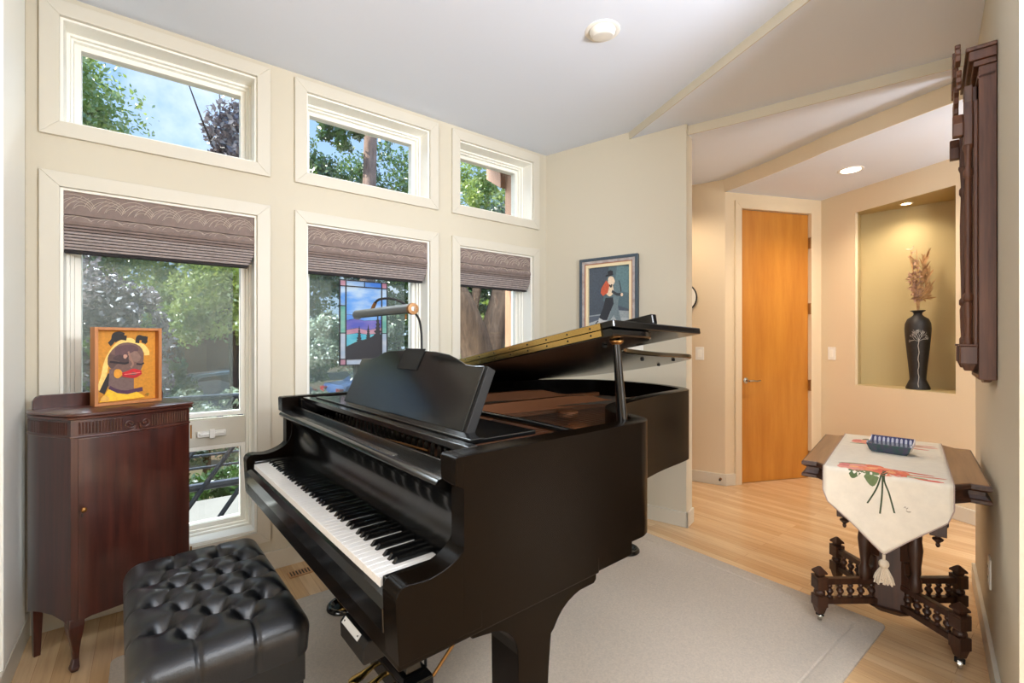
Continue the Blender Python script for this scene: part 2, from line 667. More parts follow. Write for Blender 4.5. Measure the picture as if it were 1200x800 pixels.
# clock wall close to the camera
RA, RB = (1.860, 0.146), (3.370, 0.418)
TR = frame_on(RA, RB)
LR = (Vector(RB) - Vector(RA)).length
B = MB()
B.box((0, -0.16, 0), (LR, 0.0, 2.72), TR)
struct(B.build('wall_clock', M['wall']), 'pale wall that the carved wooden clock hangs on', 'wall')
B = MB()
B.box((-0.56, 1.80, 0), (-0.41, 3.06, 2.95))
B.box((-4.2, 1.80, 0), (-0.56, 1.95, 2.95))
struct(B.build('wall_left', M['wall']), 'pale wall beside the mahogany cabinet', 'wall')
B = MB()
B.box((-0.41, 2.37, 0.10), (-0.398, 2.73, 2.765))  # thin white sheet: window light on this wall put into its colour
struct(B.build('wall_light_strip', M['sash'], bevel=0.003), 'white strip standing in for window light on the wall by the mahogany cabinet', 'trim')

# ceilings: four levels stepping down towards the hall
Z1, Z2, Z3, Z4 = 2.768, 2.716, 2.655, 2.548
s1a, s1b = Vector((2.775, 2.188)), Vector((2.266, 0.849))
s1d = (s1a - s1b).normalized()
S1 = [s1a + s1d * 0.25, s1b - s1d * 4.3]
S2 = [Vector((2.855, 1.880)), Vector((2.985, 1.486)), Vector((3.269, 0.491)), Vector((3.95, -1.9)), Vector((4.3, -3.2))]
S3 = [Vector(p[:2]) for p in crom([(4.03, 2.28, 0), (3.943, 2.035, 0), (3.822, 1.634, 0), (3.70, 1.30, 0), (3.624, 1.114, 0), (3.447, 0.504, 0), (3.30, -0.2, 0), (3.28, -1.2, 0), (3.4, -3.2, 0)], 5)]
B = MB()
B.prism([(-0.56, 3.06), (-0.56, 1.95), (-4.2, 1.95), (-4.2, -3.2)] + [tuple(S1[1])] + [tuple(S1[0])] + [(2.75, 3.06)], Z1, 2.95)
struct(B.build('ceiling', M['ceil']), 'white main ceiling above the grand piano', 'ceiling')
B = MB()
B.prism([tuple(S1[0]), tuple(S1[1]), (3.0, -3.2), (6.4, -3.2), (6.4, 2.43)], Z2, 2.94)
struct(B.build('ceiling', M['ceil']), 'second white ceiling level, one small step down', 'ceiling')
B = MB()
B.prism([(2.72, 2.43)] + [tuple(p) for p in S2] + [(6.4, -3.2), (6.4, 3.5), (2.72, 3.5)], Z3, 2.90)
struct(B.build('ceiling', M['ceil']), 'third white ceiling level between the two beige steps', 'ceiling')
B = MB()
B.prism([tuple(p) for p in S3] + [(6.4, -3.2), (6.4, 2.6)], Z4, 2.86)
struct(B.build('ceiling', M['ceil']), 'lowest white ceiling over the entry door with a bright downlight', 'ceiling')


def step_trim(name, line, z0, z1, m, label, side=1):
    B = MB()
    a = [(p[0], p[1]) for p in line]
    b = offset2(a, 0.006 * side)
    b = [(p[0], p[1]) for p in b]
    rings = []
    for p, q in zip(a, b):
        rings.append([(p[0], p[1], z0), (q[0], q[1], z0), (q[0], q[1], z1), (p[0], p[1], z1)])
    B.loft(rings)
    return struct(B.build(name, m), label, 'trim')


def dense(line, n=8):
    out = []
    for a, b in zip(line[:-1], line[1:]):
        for k in range(n):
            out.append(a + (b - a) * (k / n))
    out.append(line[-1])
    return out


step_trim('trim_2', dense(S1), Z2 - 0.0005, Z1 + 0.01, M['wall'], 'narrow beige ceiling step running from the picture wall over the room', -1)
step_trim('trim_3', dense(S2), Z3 - 0.0005, Z2 + 0.01, M['wall'], 'beige ceiling step continuing from the end of the picture wall', -1)
step_trim('trim_4', S3, Z4 - 0.0005, Z3 + 0.01, M['hallwall'], 'curved beige soffit edge over the entry hall', -1)

# enclosing walls of the living room behind the camera
B = MB()
B.box((-4.2, -3.3, 0), (6.4, -3.2, 2.95))
B.box((-4.3, -3.3, 0), (-4.2, 1.95, 2.95))
struct(B.build('wall_living', M['wall']), 'cream wall of the living room behind', 'wall')
B = MB()
B.box((6.4, -3.3, 0), (6.5, 3.5, 2.95))
struct(B.build('wall_entry', M['hallwall']), 'beige wall beyond the niche', 'wall')

# baseboards
def baseboard(name, p, q, label, h=0.10, t=0.014, m='trim', ext0=0.0, ext1=0.0):
    T = frame_on(p, q)
    L = (Vector(q) - Vector(p)).length
    B = MB()
    B.box((-ext0, -t, 0), (L + ext1, 0.002, h), T)
    return struct(B.build(name, M[m], bevel=0.003), label, 'baseboard')


baseboard('baseboard_window', (-0.41, YW), (2.564, YW), 'ivory baseboard below the windows')
baseboard('baseboard_picture', FA, FB, 'ivory baseboard of the picture wall', ext1=0.014)
pe = TF @ Vector((LF, 0, 0))
pf = TF @ Vector((LF, 0.13, 0))
baseboard('baseboard_end', pe[:2], pf[:2], 'ivory baseboard round the end of the picture wall', ext0=0.014)
baseboard('baseboard_hall', HL, HC, 'beige baseboard of the hall wall beside the door', ext1=0.014)
baseboard('baseboard_recess', HC, (4.032, 2.0), 'short beige baseboard between hall wall and door casing', ext0=0.01)
baseboard('baseboard_niche', DC, NR, 'beige baseboard below the display niche')
TRi = frame_on(RB, RA)
baseboard('baseboard_clock', RB, RA, 'pale baseboard of the clock wall', ext0=0.014)
B = MB()
B.box((-0.41, 1.80, 0), (-0.396, YW, 0.10))
struct(B.build('baseboard_left', M['trim'], bevel=0.003), 'ivory baseboard behind the mahogany cabinet', 'baseboard')

# ------------------------------------------------------------------ windows
def ring(B, x0, x1, z0, z1, w, y0, y1, wb=None, wt_=None):
    wb = w if wb is None else wb
    wt_ = w if wt_ is None else wt_
    B.box((x0, y0, z0), (x0 + w, y1, z1))
    B.box((x1 - w, y0, z0), (x1, y1, z1))
    B.box((x0 + w, y0, z0), (x1 - w, y1, z0 + wb))
    B.box((x0 + w, y0, z1 - wt_), (x1 - w, y1, z1))


def casing(B, x0, x1, z0, z1, w=0.064):
    """mitred flat casing around an opening, on the wall face"""
    y0, y1 = YW - 0.018, YW + 0.001
    o = [(x0 - w, z0 - w), (x1 + w, z0 - w), (x1 + w, z1 + w), (x0 - w, z1 + w)]
    i = [(x0, z0), (x1, z0), (x1, z1), (x0, z1)]
    for k in range(4):
        j = (k + 1) % 4
        B.prism([o[k], o[j], i[j], i[k]], y0, y1, axis=1)


def upper_window(k, x0, x1, label):
    w = empty('window_%d' % k, (0, 0, 0))
    struct(w, label, 'window')
    B = MB(); casing(B, x0, x1, *ZU); B.build('casing', M['trim'], w, bevel=0.002)
    B = MB(); ring(B, x0, x1, ZU[0], ZU[1], 0.010, YW + 0.002, 3.05); B.build('jamb_lining', M['sash'], w)
    B = MB()
    ring(B, x0 + .010, x1 - .010, ZU[0] + .010, ZU[1] - .010, 0.012, 2.930, 3.04)
    ring(B, x0 + .022, x1 - .022, ZU[0] + .022, ZU[1] - .022, 0.010, 2.950, 3.04)
    ring(B, x0 + .032, x1 - .032, ZU[0] + .032, ZU[1] - .032, 0.024, 2.975, 3.03)
    B.build('sash_frame', M['sash'], w, bevel=0.0015)
    B = MB(); B.box((x0 + .054, 2.998, ZU[0] + .054), (x1 - .054, 3.003, ZU[1] - .054)); B.build('pane', M['glass'], w)
    return w


upper_window(1, *WX[0], 'small high window above the blind nearest the cabinet')
upper_window(2, *WX[1], 'small high window above the window with stained glass')
upper_window(3, *WX[2], 'small high window nearest the picture wall')


def lower_window(k, x0, x1, label):
    w = empty('window_%d' % k, (0, 0, 0))
    struct(w, label, 'window')
    B = MB(); casing(B, x0, x1, *ZL); B.build('casing', M['trim'], w, bevel=0.002)
    B = MB(); ring(B, x0, x1, ZL[0], ZL[1], 0.010, YW + 0.002, 3.05); B.build('jamb_lining', M['sash'], w)
    B = MB()
    ring(B, x0 + .010, x1 - .010, ZL[0] + .010, ZL[1] - .010, 0.012, 2.930, 3.04)
    ring(B, x0 + .022, x1 - .022, ZL[0] + .022, ZL[1] - .022, 0.012, 2.950, 3.04)
    B.build('outer_frame', M['sash'], w, bevel=0.0015)
    B = MB(); ring(B, x0 + .034, x1 - .034, 0.845, ZL[1] - .034, 0.022, 2.975, 3.03); B.build('fixed_sash', M['sash'], w, bevel=0.0015)
    B = MB(); B.box((x0 + .034, 2.968, 0.690), (x1 - .034, 3.035, 0.832)); B.build('transom_rail', M['trim'], w, bevel=0.002)
    B = MB(); ring(B, x0 + .034, x1 - .034, ZL[0] + .034, 0.690, 0.022, 2.970, 3.03); B.build('awning_sash', M['sash'], w, bevel=0.0015)
    B = MB(); B.box((x0 + .054, 2.999, 0.865), (x1 - .054, 3.003, ZL[1] - .054)); B.build('upper_pane', M['glass'], w)
    B = MB(); B.box((x0 + .054, 2.999, ZL[0] + .054), (x1 - .054, 3.003, 0.670)); B.build('lower_pane', M['glass'], w)
    if k < 6:
        B = MB(); B.box((x0 + .056, 3.022, 0.866), (x1 - .088, 3.024, ZL[1] - .056)); B.build('insect_screen', M['screen' if k == 4 else 'finescreen'], w)
    # awning operator
    cx = (x0 + x1) / 2 + .19
    B = MB()
    B.box((cx - .065, 2.945, .742), (cx + .065, 2.968, .772))
    B.box((cx - .012, 2.930, .735), (cx + .012, 2.946, .782))
    B.box((cx - .055, 2.938, .752), (cx + .055, 2.946, .764))
    B.build('latch', M['white'], w, bevel=0.003)
    return w


lower_window(4, *WX[0], 'tall window behind the mahogany cabinet with a lower awning pane')
lower_window(5, *WX[1], 'tall window with the hanging stained glass panel')
lower_window(6, *WX[2], 'tall window showing the thick forked tree trunk')


# ------------------------------------------------------------------ door
d = empty('door_1')
struct(d, 'tall honey maple entry door with lever handle', 'door')
B = MB(); B.box((d0 + .004, 0.018, 0.006), (d1 - .004, 0.060, 2.410), TD); B.build('door_leaf', M['door'], d, bevel=0.002)
B = MB()
cw = 0.064
y0, y1 = -0.016, 0.001
o = [(d0 - cw, 0), (d0, 0), (d0, 2.414), (d1, 2.414), (d1, 0), (d1 + cw, 0), (d1 + cw, 2.414 + cw), (d0 - cw, 2.414 + cw)]
B.prism([(d0 - cw, 0), (d0, 0), (d0, 2.414), (d0 - cw, 2.414 + cw)], y0, y1, axis=1, T=TD)
B.prism([(d1, 0), (d1 + cw, 0), (d1 + cw, 2.414 + cw), (d1, 2.414)], y0, y1, axis=1, T=TD)
B.prism([(d0, 2.414), (d1, 2.414), (d1 + cw, 2.414 + cw), (d0 - cw, 2.414 + cw)], y0, y1, axis=1, T=TD)
B.build('casing', M['hallwall'], d, bevel=0.002)
for z in (2.15, 1.55, 0.85, 0.2):
    B = MB()
    B.box((d1 - .007, -0.004, z - .05), (d1 + .007, 0.016, z + .05), TD)
    B.lathe([(.006, -.052), (.007, 0), (.006, .052)], c=(d1, -0.006, z), n=8, T=TD)
    B.build('hinge', M['hinge'], d)
B = MB()
B.lathe([(.026, 0), (.026, -.006), (.018, -.012)], c=(d0 + .065, 0.018, 0.905), n=20, axis=1, T=TD)
B.lathe([(.009, 0), (.009, -.045)], c=(d0 + .065, 0.012, 0.905), n=10, axis=1, T=TD)
B.build('handle_rose', M['chrome'], d, smooth=True)
B = MB()
B.tube([(d0 + .062, -.036, .905), (d0 + .10, -.040, .907), (d0 + .14, -.038, .902), (d0 + .175, -.034, .908)], [.008, .008, .007, .006], 8, T=TD)
B.build('lever_handle', M['chrome'], d, smooth=True)
B = MB(); B.box((d0, 0.02, 0), (d1, 0.14, 0.006), TD); B.build('threshold', M['hinge'], d)

# ================================================================== outdoors
M['bark'] = mat('grey_brown_bark', (116, 94, 76), 0.95, rgb2=(70, 55, 45), vscale=5, stretch=(3, 3, 0.6), bump=1.0, bscale=22)
M['barkpink'] = mat('pinkish_bark', (176, 148, 134), 0.95, rgb2=(128, 104, 94), vscale=6, stretch=(3, 3, 0.7), bump=0.8, bscale=24)
M['barkdark'] = mat('dark_bark', (66, 52, 46), 0.95, rgb2=(40, 32, 28), vscale=6, stretch=(3, 3, 0.6), bump=0.8, bscale=24)
M['leafbright'] = leaf_mat('bright_maple_leaves', (138, 172, 66), (204, 220, 116))
M['leafmid'] = leaf_mat('green_leaves', (62, 104, 40), (132, 166, 66))
M['leafdark'] = leaf_mat('deep_green_leaves', (48, 80, 46), (100, 132, 76), 0.35)
M['leafplum'] = leaf_mat('plum_leaves', (78, 66, 74), (156, 144, 146), 0.35)
M['leafgrey'] = leaf_mat('silver_green_leaves', (112, 136, 112), (192, 206, 180), 0.35)
M['ground'] = mat('mulch_ground', (116, 92, 74), 1.0, rgb2=(78, 84, 52), vscale=1.3, bump=0.6, bscale=30)
M['asphalt'] = mat('grey_asphalt', (128, 130, 134), 0.9, var=0.1, vscale=6)
M['concrete'] = mat('pale_concrete', (112, 110, 105), 0.9, var=0.08, vscale=5, bump=0.2)
M['cedar'] = wood('cedar_board', (146, 104, 78), (168, 124, 96), 0.7, axis=2)
M['fence'] = wood('red_brown_fence', (150, 84, 56), (182, 116, 84), 0.8, axis=2)
M['stucco'] = mat('grey_green_stucco', (150, 156, 146), 0.95, var=0.06, vscale=6)
M['brick'] = mat('reddish_siding', (142, 98, 82), 0.95, var=0.08, vscale=8)
M['roof'] = mat('brown_roof_shingle', (104, 84, 76), 0.95, var=0.2, vscale=20)
M['railmetal'] = mat('dark_steel_rail', (58, 62, 70), 0.45, metal=0.6)
M['carblue'] = mat('blue_car_paint', (60, 96, 160), 0.2, coat=0.8)
M['carsilver'] = mat('silver_car_paint', (150, 160, 172), 0.2, metal=0.4, coat=0.8)
M['carglass'] = mat('dark_car_glass', (30, 36, 42), 0.06)
M['carred'] = mat('red_tail_light', (170, 30, 34), 0.25)
M['hub'] = mat('alloy_wheel', (170, 172, 176), 0.3, metal=0.8)

GZ = -0.30


def gz(y):
    """height of the garden, which falls from the house to the street"""
    return GZ - max(0.0, min(1.0, (y - 3.1) / 9.9)) * 0.70


B = MB()
B.prism([(3.07, GZ), (13.0, GZ - 0.70), (60, GZ - 0.70), (60, GZ - 1.2), (3.07, GZ - 1.2)], -40, 50, axis=0)
struct(B.build('ground', M['ground']), 'mulch and planting ground of the front garden', 'ground')
B = MB(); B.box((-40, 13.0, GZ - 0.70), (50, 19.0, GZ - 0.68))
struct(B.build('street_pavement', M['asphalt']), 'grey street beyond the garden', 'road')
B = MB(); B.box((-1.4, 3.07, GZ), (1.5, 4.75, -0.10))
struct(B.build('porch_slab', M['concrete'], bevel=0.01), 'pale concrete porch slab outside the tall window', 'porch')


def leaf_cloud(clumps, size, rg):
    """clumps: list of (centre, radii, count); returns vertex and face arrays of small pointed leaves"""
    cs = np.concatenate([np.repeat(np.array(c)[None], n, 0) for c, r, n in clumps])
    rs_ = np.concatenate([np.repeat(np.array(r)[None], n, 0) for c, r, n in clumps])
    n = len(cs)
    d = rg.normal(size=(n, 3)); d /= np.linalg.norm(d, axis=1)[:, None]
    t = 0.2 + 0.8 * rg.random((n, 1)) ** 0.7
    p = cs + rs_ * d * t
    a = rg.normal(size=(n, 3)); a /= np.linalg.norm(a, axis=1)[:, None]
    b = np.cross(a, rg.normal(size=(n, 3))); b /= np.linalg.norm(b, axis=1)[:, None]
    s = size * (0.6 + 0.8 * rg.random((n, 1)))
    q = np.stack([p - a * s * .9, p + b * s * .45 - a * s * .1, p + a * s * .9, p - b * s * .45 - a * s * .1], 1)
    return q.reshape(-1, 3), np.arange(n * 4).reshape(n, 4)


def tree(name, base, trunk_pts, tr, crowns, n, size, lm, bm_, label, seed, branches=(), cat='tree', group=None):
    t = empty(name, base)
    tag(t, label, cat, group)
    B = MB()
    if trunk_pts:
        pts = crom(trunk_pts, 5)
        m = len(pts)
        B.tube(pts, [tr[0] + (tr[1] - tr[0]) * i / (m - 1) for i in range(m)], 12)
    for bp, r0, r1 in branches:
        pts = crom(bp, 4)
        m = len(pts)
        B.tube(pts, [r0 + (r1 - r0) * i / (m - 1) for i in range(m)], 8)
    if B.v:
        B.build('trunk', M[bm_], t, smooth=True, angle=80)
    if crowns:
        rg = np.random.default_rng(seed)
        clumps = []
        for c, r in crowns:
            # each crown is a mass of smaller clumps
            share = int(n * (r[0] * r[1] + r[1] * r[2]) / sum(q[1][0] * q[1][1] + q[1][1] * q[1][2] for q in crowns))
            k = max(6, share // 160)
            for _ in range(k):
                d = rg.normal(size=3); d /= np.linalg.norm(d)
                cc = np.array(c) + np.array(r) * d * rg.random() ** 0.4 * 0.85
                clumps.append((cc, np.array(r) * (0.20 + 0.2 * rg.random()), max(4, share // k)))
        qv, qf = leaf_cloud(clumps, size, rg)
        me = bpy.data.meshes.new('foliage')
        me.from_pydata(qv.tolist(), [], qf.tolist())
        me.materials.append(M[lm])
        fo = bpy.data.objects.new('foliage', me)
        COL.objects.link(fo)
        fo.parent = t
    return t


def T_(name, x, y, *a, **k):
    return tree(name, (x, y, gz(y)), *a, **k)


# bright maples that catch the sun behind the first window
T_('maple_tree', -1.75, 13.2, [(0, 0, 0), (0.1, 0, 2), (0, 0, 5.2)], (.16, .08),
   [((-0.3, 0, 6.9), (2.0, 1.8, 1.9)), ((0.9, 0.2, 5.8), (1.4, 1.2, 1.0)), ((1.9, 0.2, 5.75), (1.1, .9, .75)), ((.2, 0, 6.6), (1.1, 1.0, 1.1)), ((0.1, 0.4, 4.4), (1.9, 1.6, 1.4))], 60000, .062, 'leafbright', 'bark', 'bright yellow green maple against the blue sky', 1)
T_('maple_tree', 0.75, 17.2, [(0, 0, 0), (0, 0, 4)], (.14, .07),
   [((0, 0, 5.9), (1.9, 1.6, 1.5)), ((1.1, 0, 5.6), (1.5, 1.4, 1.3)), ((-.2, 0, 3.6), (2.0, 1.4, 1.4))], 26000, .075, 'leafbright', 'bark', 'bright green maple farther off beside the dusky plum tree', 2)
T_('plum_tree', 1.15, 9.6, [(0, 0, 0), (.1, 0, 1.6), (.2, .1, 3.4), (0.1, 0, 5.4)], (.11, .03),
   [((0.15, 0, 5.25), (.85, .8, 1.05)), ((.35, 0, 4.4), (.8, .8, .8))], 9000, .06, 'leafplum', 'barkdark', 'dusky plum tree with bare upper branches', 3,
   branches=[([(.12, 0, 4.6), (-.3, 0, 5.5), (-.62, 0, 6.4)], .026, .008), ([(-.3, 0, 5.5), (-.16, 0, 6.0), (-.18, 0, 6.5)], .015, .005), ([(.1, 0, 5.2), (.35, 0, 6.0), (.3, 0, 6.6)], .02, .006)])
T_('plum_bush', -0.45, 5.3, [(0, 0, 0), (0, 0, 1.3)], (.05, .03),
   [((0.0, 0, 1.95), (.42, .4, .55)), ((.33, .1, 1.75), (.32, .35, .5)), ((.1, 0, 1.2), (.45, .4, .5)), ((.45, 0, 1.15), (.25, .3, .4))], 14000, .028, 'leafplum', 'barkdark', 'dark plum shrub close behind the yellow portrait', 4, cat='shrub')
T_('silver_shrub', 0.55, 6.6, [(0, 0, 0), (0, 0, .9)], (.05, .03),
   [((0, 0, .95), (.50, .4, .50)), ((.2, 0, .55), (.55, .4, .40)), ((-.35, 0, .6), (.4, .4, .45))], 9000, .032, 'leafgrey', 'bark', 'loose silver leaved shrub low in the first tall window', 5, cat='shrub')
T_('holly_shrub', -0.25, 9.1, [(0, 0, 0), (0, 0, .8)], (.05, .03),
   [((0, 0, 1.6), (.6, .4, .8)), ((.5, 0, 1.2), (.5, .4, .7)), ((-.4, .1, 1.0), (.5, .4, .6))], 12000, .040, 'leafmid', 'barkdark', 'mid green shrub filling the gap under the light green garden tree', 12, cat='shrub')
T_('hydrangea_shrub', 0.62, 5.2, [(0, 0, 0), (0, 0, .3)], (.03, .02),
   [((0, 0, .36), (.40, .25, .22)), ((-.45, .1, .30), (.35, .25, .22))], 5000, .034, 'leafmid', 'barkdark', 'low green plants by the porch outside the awning pane', 13, cat='shrub')
T_('dogwood_tree', 0.95, 8.0, [(0, 0, 0), (.05, 0, 1.3), (.0, 0, 2.4)], (.07, .04),
   [((0, 0, 2.75), (.75, .6, .55)), ((-.35, 0, 2.2), (.5, .5, .4)), ((.25, 0, 2.1), (.4, .4, .45))], 16000, .034, 'leafbright', 'barkdark', 'light green garden tree at the upper edge of the first tall window', 6)
T_('garden_tree', 3.25, 8.6, [(0, 0, 0), (.0, 0, 2.2), (.03, 0, 4.2), (.1, 0, 7)], (.17, .11),
   [((-.45, 1.2, 4.9), (1.0, .8, 1.2)), ((.9, 1.1, 4.9), (1.1, .7, 1.4)), ((.1, 1.6, 4.6), (.9, .5, 1.3)), ((-.5, 1.0, 3.6), (.8, .7, .8)), ((.5, 1.2, 3.9), (.9, .6, .8)), ((-.6, -.2, 5.7), (.6, .5, .5))], 30000, .05, 'leafmid', 'barkpink', 'tall tree with pink grey trunk and long side branch', 7,
   branches=[([(.02, 0, 4.0), (-.6, -.05, 4.25), (-1.3, -.1, 4.05)], .07, .03), ([(.03, 0, 4.9), (.6, 0, 4.6), (1.1, 0, 3.9)], .07, .03)])
T_('birch_tree', 2.15, 6.2, [(0, 0, 0), (.06, 0, 1.1), (-.02, 0, 2.2)], (.05, .04),
   [((-.35, .2, 1.75), (.42, .4, .45)), ((.25, .3, 1.95), (.45, .4, .35)), ((-.35, .2, .85), (.45, .35, .4)), ((.35, .3, 1.0), (.4, .35, .5))], 16000, .028, 'leafgrey', 'barkdark', 'pale leaved small tree behind the stained glass panel', 8)
T_('oak_tree', 4.05, 5.95, [(0, 0, 0), (.0, 0, .8), (-.03, 0, 1.45), (-.33, 0, 2.2), (-.75, .1, 3.1), (-1.0, .1, 4.4)], (.36, .13),
   [((.1, .5, 2.55), (.75, .4, .4)), ((.6, .6, 3.6), (.7, .5, .6)), ((-.5, .5, 3.4), (.6, .5, .7))], 14000, .04, 'leafdark', 'bark', 'thick forked tree trunk close outside the third window', 9,
   branches=[([(.0, 0, 1.15), (.2, 0, 1.8), (.42, 0, 2.6), (.5, 0, 3.6)], .27, .13), ([(-.2, 0, 2.0), (-.05, 0, 2.7), (.1, 0, 3.5)], .08, .05)])
T_('laurel_bush', 5.1, 7.3, [(0, 0, 0), (0, 0, .6)], (.05, .04),
   [((0, 0, 1.2), (.6, .5, .9)), ((-.75, .1, 1.5), (.4, .4, .7))], 9000, .042, 'leafbright', 'bark', 'bright green laurel bush beside the forked trunk', 10, cat='shrub')
T_('lime_tree', 7.6, 10.6, [(0, 0, 0), (0, 0, 3)], (.15, .08), [((0, 0, 4.3), (1.3, 1.0, 1.6)), ((-.4, 0, 2.6), (1.2, .8, 1.1)), ((-.3, 0, 6.2), (1.1, .9, 1.0))], 20000, .055, 'leafbright', 'bark', 'lime green tree between the forked trunk and the cedar corner', 11)
# trees that close the view across the street
for i, (x, y, h, s, lm, lab) in enumerate((
        (-7.0, 24, 6.0, 3.0, 'leafmid', 'broad green tree across the street behind the bright maple'),
        (-2.2, 22, 4.2, 2.4, 'leafdark', 'dark green tree across the street behind the portrait'),
        (5.0, 22.2, 5.0, 2.6, 'leafmid', 'green tree across the street behind the plum tree'),
        (9.8, 22, 6.4, 2.5, 'leafmid', 'green tree across the street behind the pink trunk'),
        (14.6, 20, 6.8, 2.6, 'leafbright', 'light green tree across the street behind the forked trunk'),
        (20.0, 22, 7.0, 3.0, 'leafmid', 'farthest green tree across the street beyond the wooden fence'))):
    T_('street_tree', x, y, [(0, 0, 0), (.1, 0, h * .6)], (.22, .12),
       [((0, 0, h), (s * .9, s * .6, s * .8)), ((.2, 0, h * .55), (s * .85, s * .6, s * .7)), ((0, 0, h * .25), (s * .8, s * .5, s * .45))], 14000, .12, lm, 'barkdark', lab, 20 + i, group='trees across the street')
for i, (x, y, lab) in enumerate(((-2.6, 11.0, 'low dark hedge clump farthest behind the portrait'), (-0.1, 11.6, 'low dark hedge clump in the middle of the first window'),
                                 (2.6, 11.2, 'low dark hedge clump behind the stained glass'), (5.6, 11.9, 'low dark hedge clump behind the wooden fence'))):
    T_('hedge_shrub', x, y, [(0, 0, 0), (0, 0, .5)], (.06, .04), [((0, 0, .5), (1.0, .6, .45))], 3000, .07, 'leafdark', 'barkdark', lab, 40 + i, cat='shrub', group='hedge shrubs along the garden')

# house across the street
hs = empty('house', (1.8, 29.5, GZ - 0.7))
tag(hs, 'grey green house with brown roof across the street', 'house')
B = MB(); B.box((-6, 0, 0), (6, 6, 3.1)); B.build('wall', M['stucco'], hs)
B = MB(); B.box((-2.6, -1.6, 0), (2.2, 0.1, 2.7)); B.build('porch_wing', M['brick'], hs)
B = MB(); B.prism([(-6.6, 3.1), (6.6, 3.1), (0, 5.4)], -.5, 6.5, axis=1); B.build('roof', M['roof'], hs)
B = MB(); B.prism([(-3.1, 2.7), (2.7, 2.7), (-.2, 4.0)], -2.1, 0.4, axis=1); B.build('porch_roof', M['roof'], hs)
for x in (-4.6, 3.6):
    B = MB(); ring(B, x - .7, x + .7, 1.0, 2.3, .08, -.06, .02); f_ = B.build('window_frame', M['sash'], hs)
    B = MB(); B.box((x - .62, -.03, 1.08), (x + .62, 0.0, 2.22)); B.build('window_pane', M['carglass'], f_)
B = MB(); B.box((-.5, -1.66, 0), (.5, -1.6, 2.1)); B.build('front_door', M['cedar'], hs)


def car(base, rz, paint, label):
    c = empty('car', base, rz)
    tag(c, label, 'car', 'cars parked on the street')
    prof = [(-2.15, .35), (-2.2, .62), (-2.1, .85), (-1.5, .93), (-1.15, .97), (-.6, 1.38), (.2, 1.47), (.95, 1.42), (1.55, 1.02), (2.05, .96), (2.2, .72), (2.18, .35)]
    B = MB()
    rings = []
    for y, s in ((-.86, .90), (-.80, 1), (0, 1.0), (.80, 1), (.86, .90)):
        rings.append([(px, y * (1.0 if pz < 1 else .84), .35 + (pz - .35) * (1 if abs(y) < .85 else .97)) for px, pz in prof])
    B.loft(rings)
    B.build('body', M[paint], c, smooth=True, angle=50)
    for s in (-1, 1):
        B = MB()
        y = s * .74
        B.prism([(-1.0, 1.0), (-.52, 1.34), (.16, 1.42), (.16, 1.0)], y - .025, y + .025, axis=1)
        B.prism([(.22, 1.0), (.22, 1.42), (.88, 1.37), (1.38, 1.03)], y - .025, y + .025, axis=1)
        B.build('side_window', M['carglass'], c)
        for x in (-1.35, 1.35):
            B = MB(); B.lathe([(.20, -.11), (.32, -.10), (.33, 0), (.32, .10), (.20, .11)], c=(x, s * .78, .33), n=20, axis=1)
            wh = B.build('wheel', M['rubber'], c, smooth=True)
            B = MB(); B.lathe([(.02, -.115), (.2, -.118), (.2, .118), (.02, .115)], c=(x, s * .78, .33), n=14, axis=1)
            B.build('hub_cap', M['hub'], wh, smooth=True)
        B = MB(); B.box((2.08, s * .62 - .16, .72), (2.215, s * .62 + .16, .88)); B.build('tail_light', M['carred'], c, bevel=.01)
    return c


car((1.5, 14.4, GZ - .68), radians(4), 'carsilver', 'silver blue car behind the first tall window')
car((6.4, 14.2, GZ - .68), radians(184), 'carblue', 'blue car with red lights behind the stained glass window')

# porch railing seen through the awning pane
rl = empty('porch_railing', (0, 4.15, -0.10))
tag(rl, 'dark metal porch railing with sloping bars outside the awning pane', 'railing')
for x in (-1.0, 1.05):
    B = MB(); B.box((x - .025, -.025, 0), (x + .025, .025, .95)); B.build('post', M['railmetal'], rl)
for z, r in ((.93, .022), (.62, .010), (.50, .010), (.41, .010), (.27, .030)):
    B = MB(); B.tube([(-1.0, 0, z), (1.05, 0, z)], r, 8); B.build('rail', M['railmetal'], rl, smooth=True)
for x in (-.85, -.45, -.1, .15, .42):
    B = MB(); B.tube([(x, -.02, .02), (x + .62, -.02, .92)], .018, 6); B.build('sloping_bar', M['railmetal'], rl, smooth=True)

# fence and the cedar corner of the house
fe = empty('garden_fence', (4.3, 9.4, gz(9.4)))
tag(fe, 'red brown board fence behind the forked tree', 'fence')
B = MB()
for k in range(34):
    B.box((-.2 + k * .16, 0, 0), (-.2 + k * .16 + .145, .025, 1.45 + .02 * (k % 3)))
B.build('boards', M['fence'], fe)
B = MB(); B.box((-.2, .025, .3), (5.3, .07, .4)); B.box((-.2, .025, 1.15), (5.3, .07, 1.25)); B.build('rail', M['fence'], fe)
B = MB()
B.box((2.60, 3.06, GZ), (3.4, 3.43, 2.95))
B.prism([(3.43, 2.66), (3.50, 2.70), (3.66, 2.80), (3.66, 2.98), (3.43, 2.98)], 2.55, 2.70, axis=0)
struct(B.build('wall_cedar', M['cedar'], bevel=.004), 'cedar clad corner of the house outside the third window', 'wall')
B = MB(); B.box((-1.2, 3.06, 2.98), (3.6, 3.68, 3.08))
struct(B.build('roof_eave', M['cedar']), 'cedar eave over the windows', 'roof')


# ================================================================== rug, vent
B = MB()
zr = 0.012


def rounded_rect(x0, x1, y0, y1, r, n=5):
    out = []
    for cx, cy, a0 in ((x1 - r, y0 + r, -90), (x1 - r, y1 - r, 0), (x0 + r, y1 - r, 90), (x0 + r, y0 + r, 180)):
        for k in range(n + 1):
            a = radians(a0 + 90 * k / n)
            out.append((cx + r * cos(a), cy + r * sin(a)))
    return out


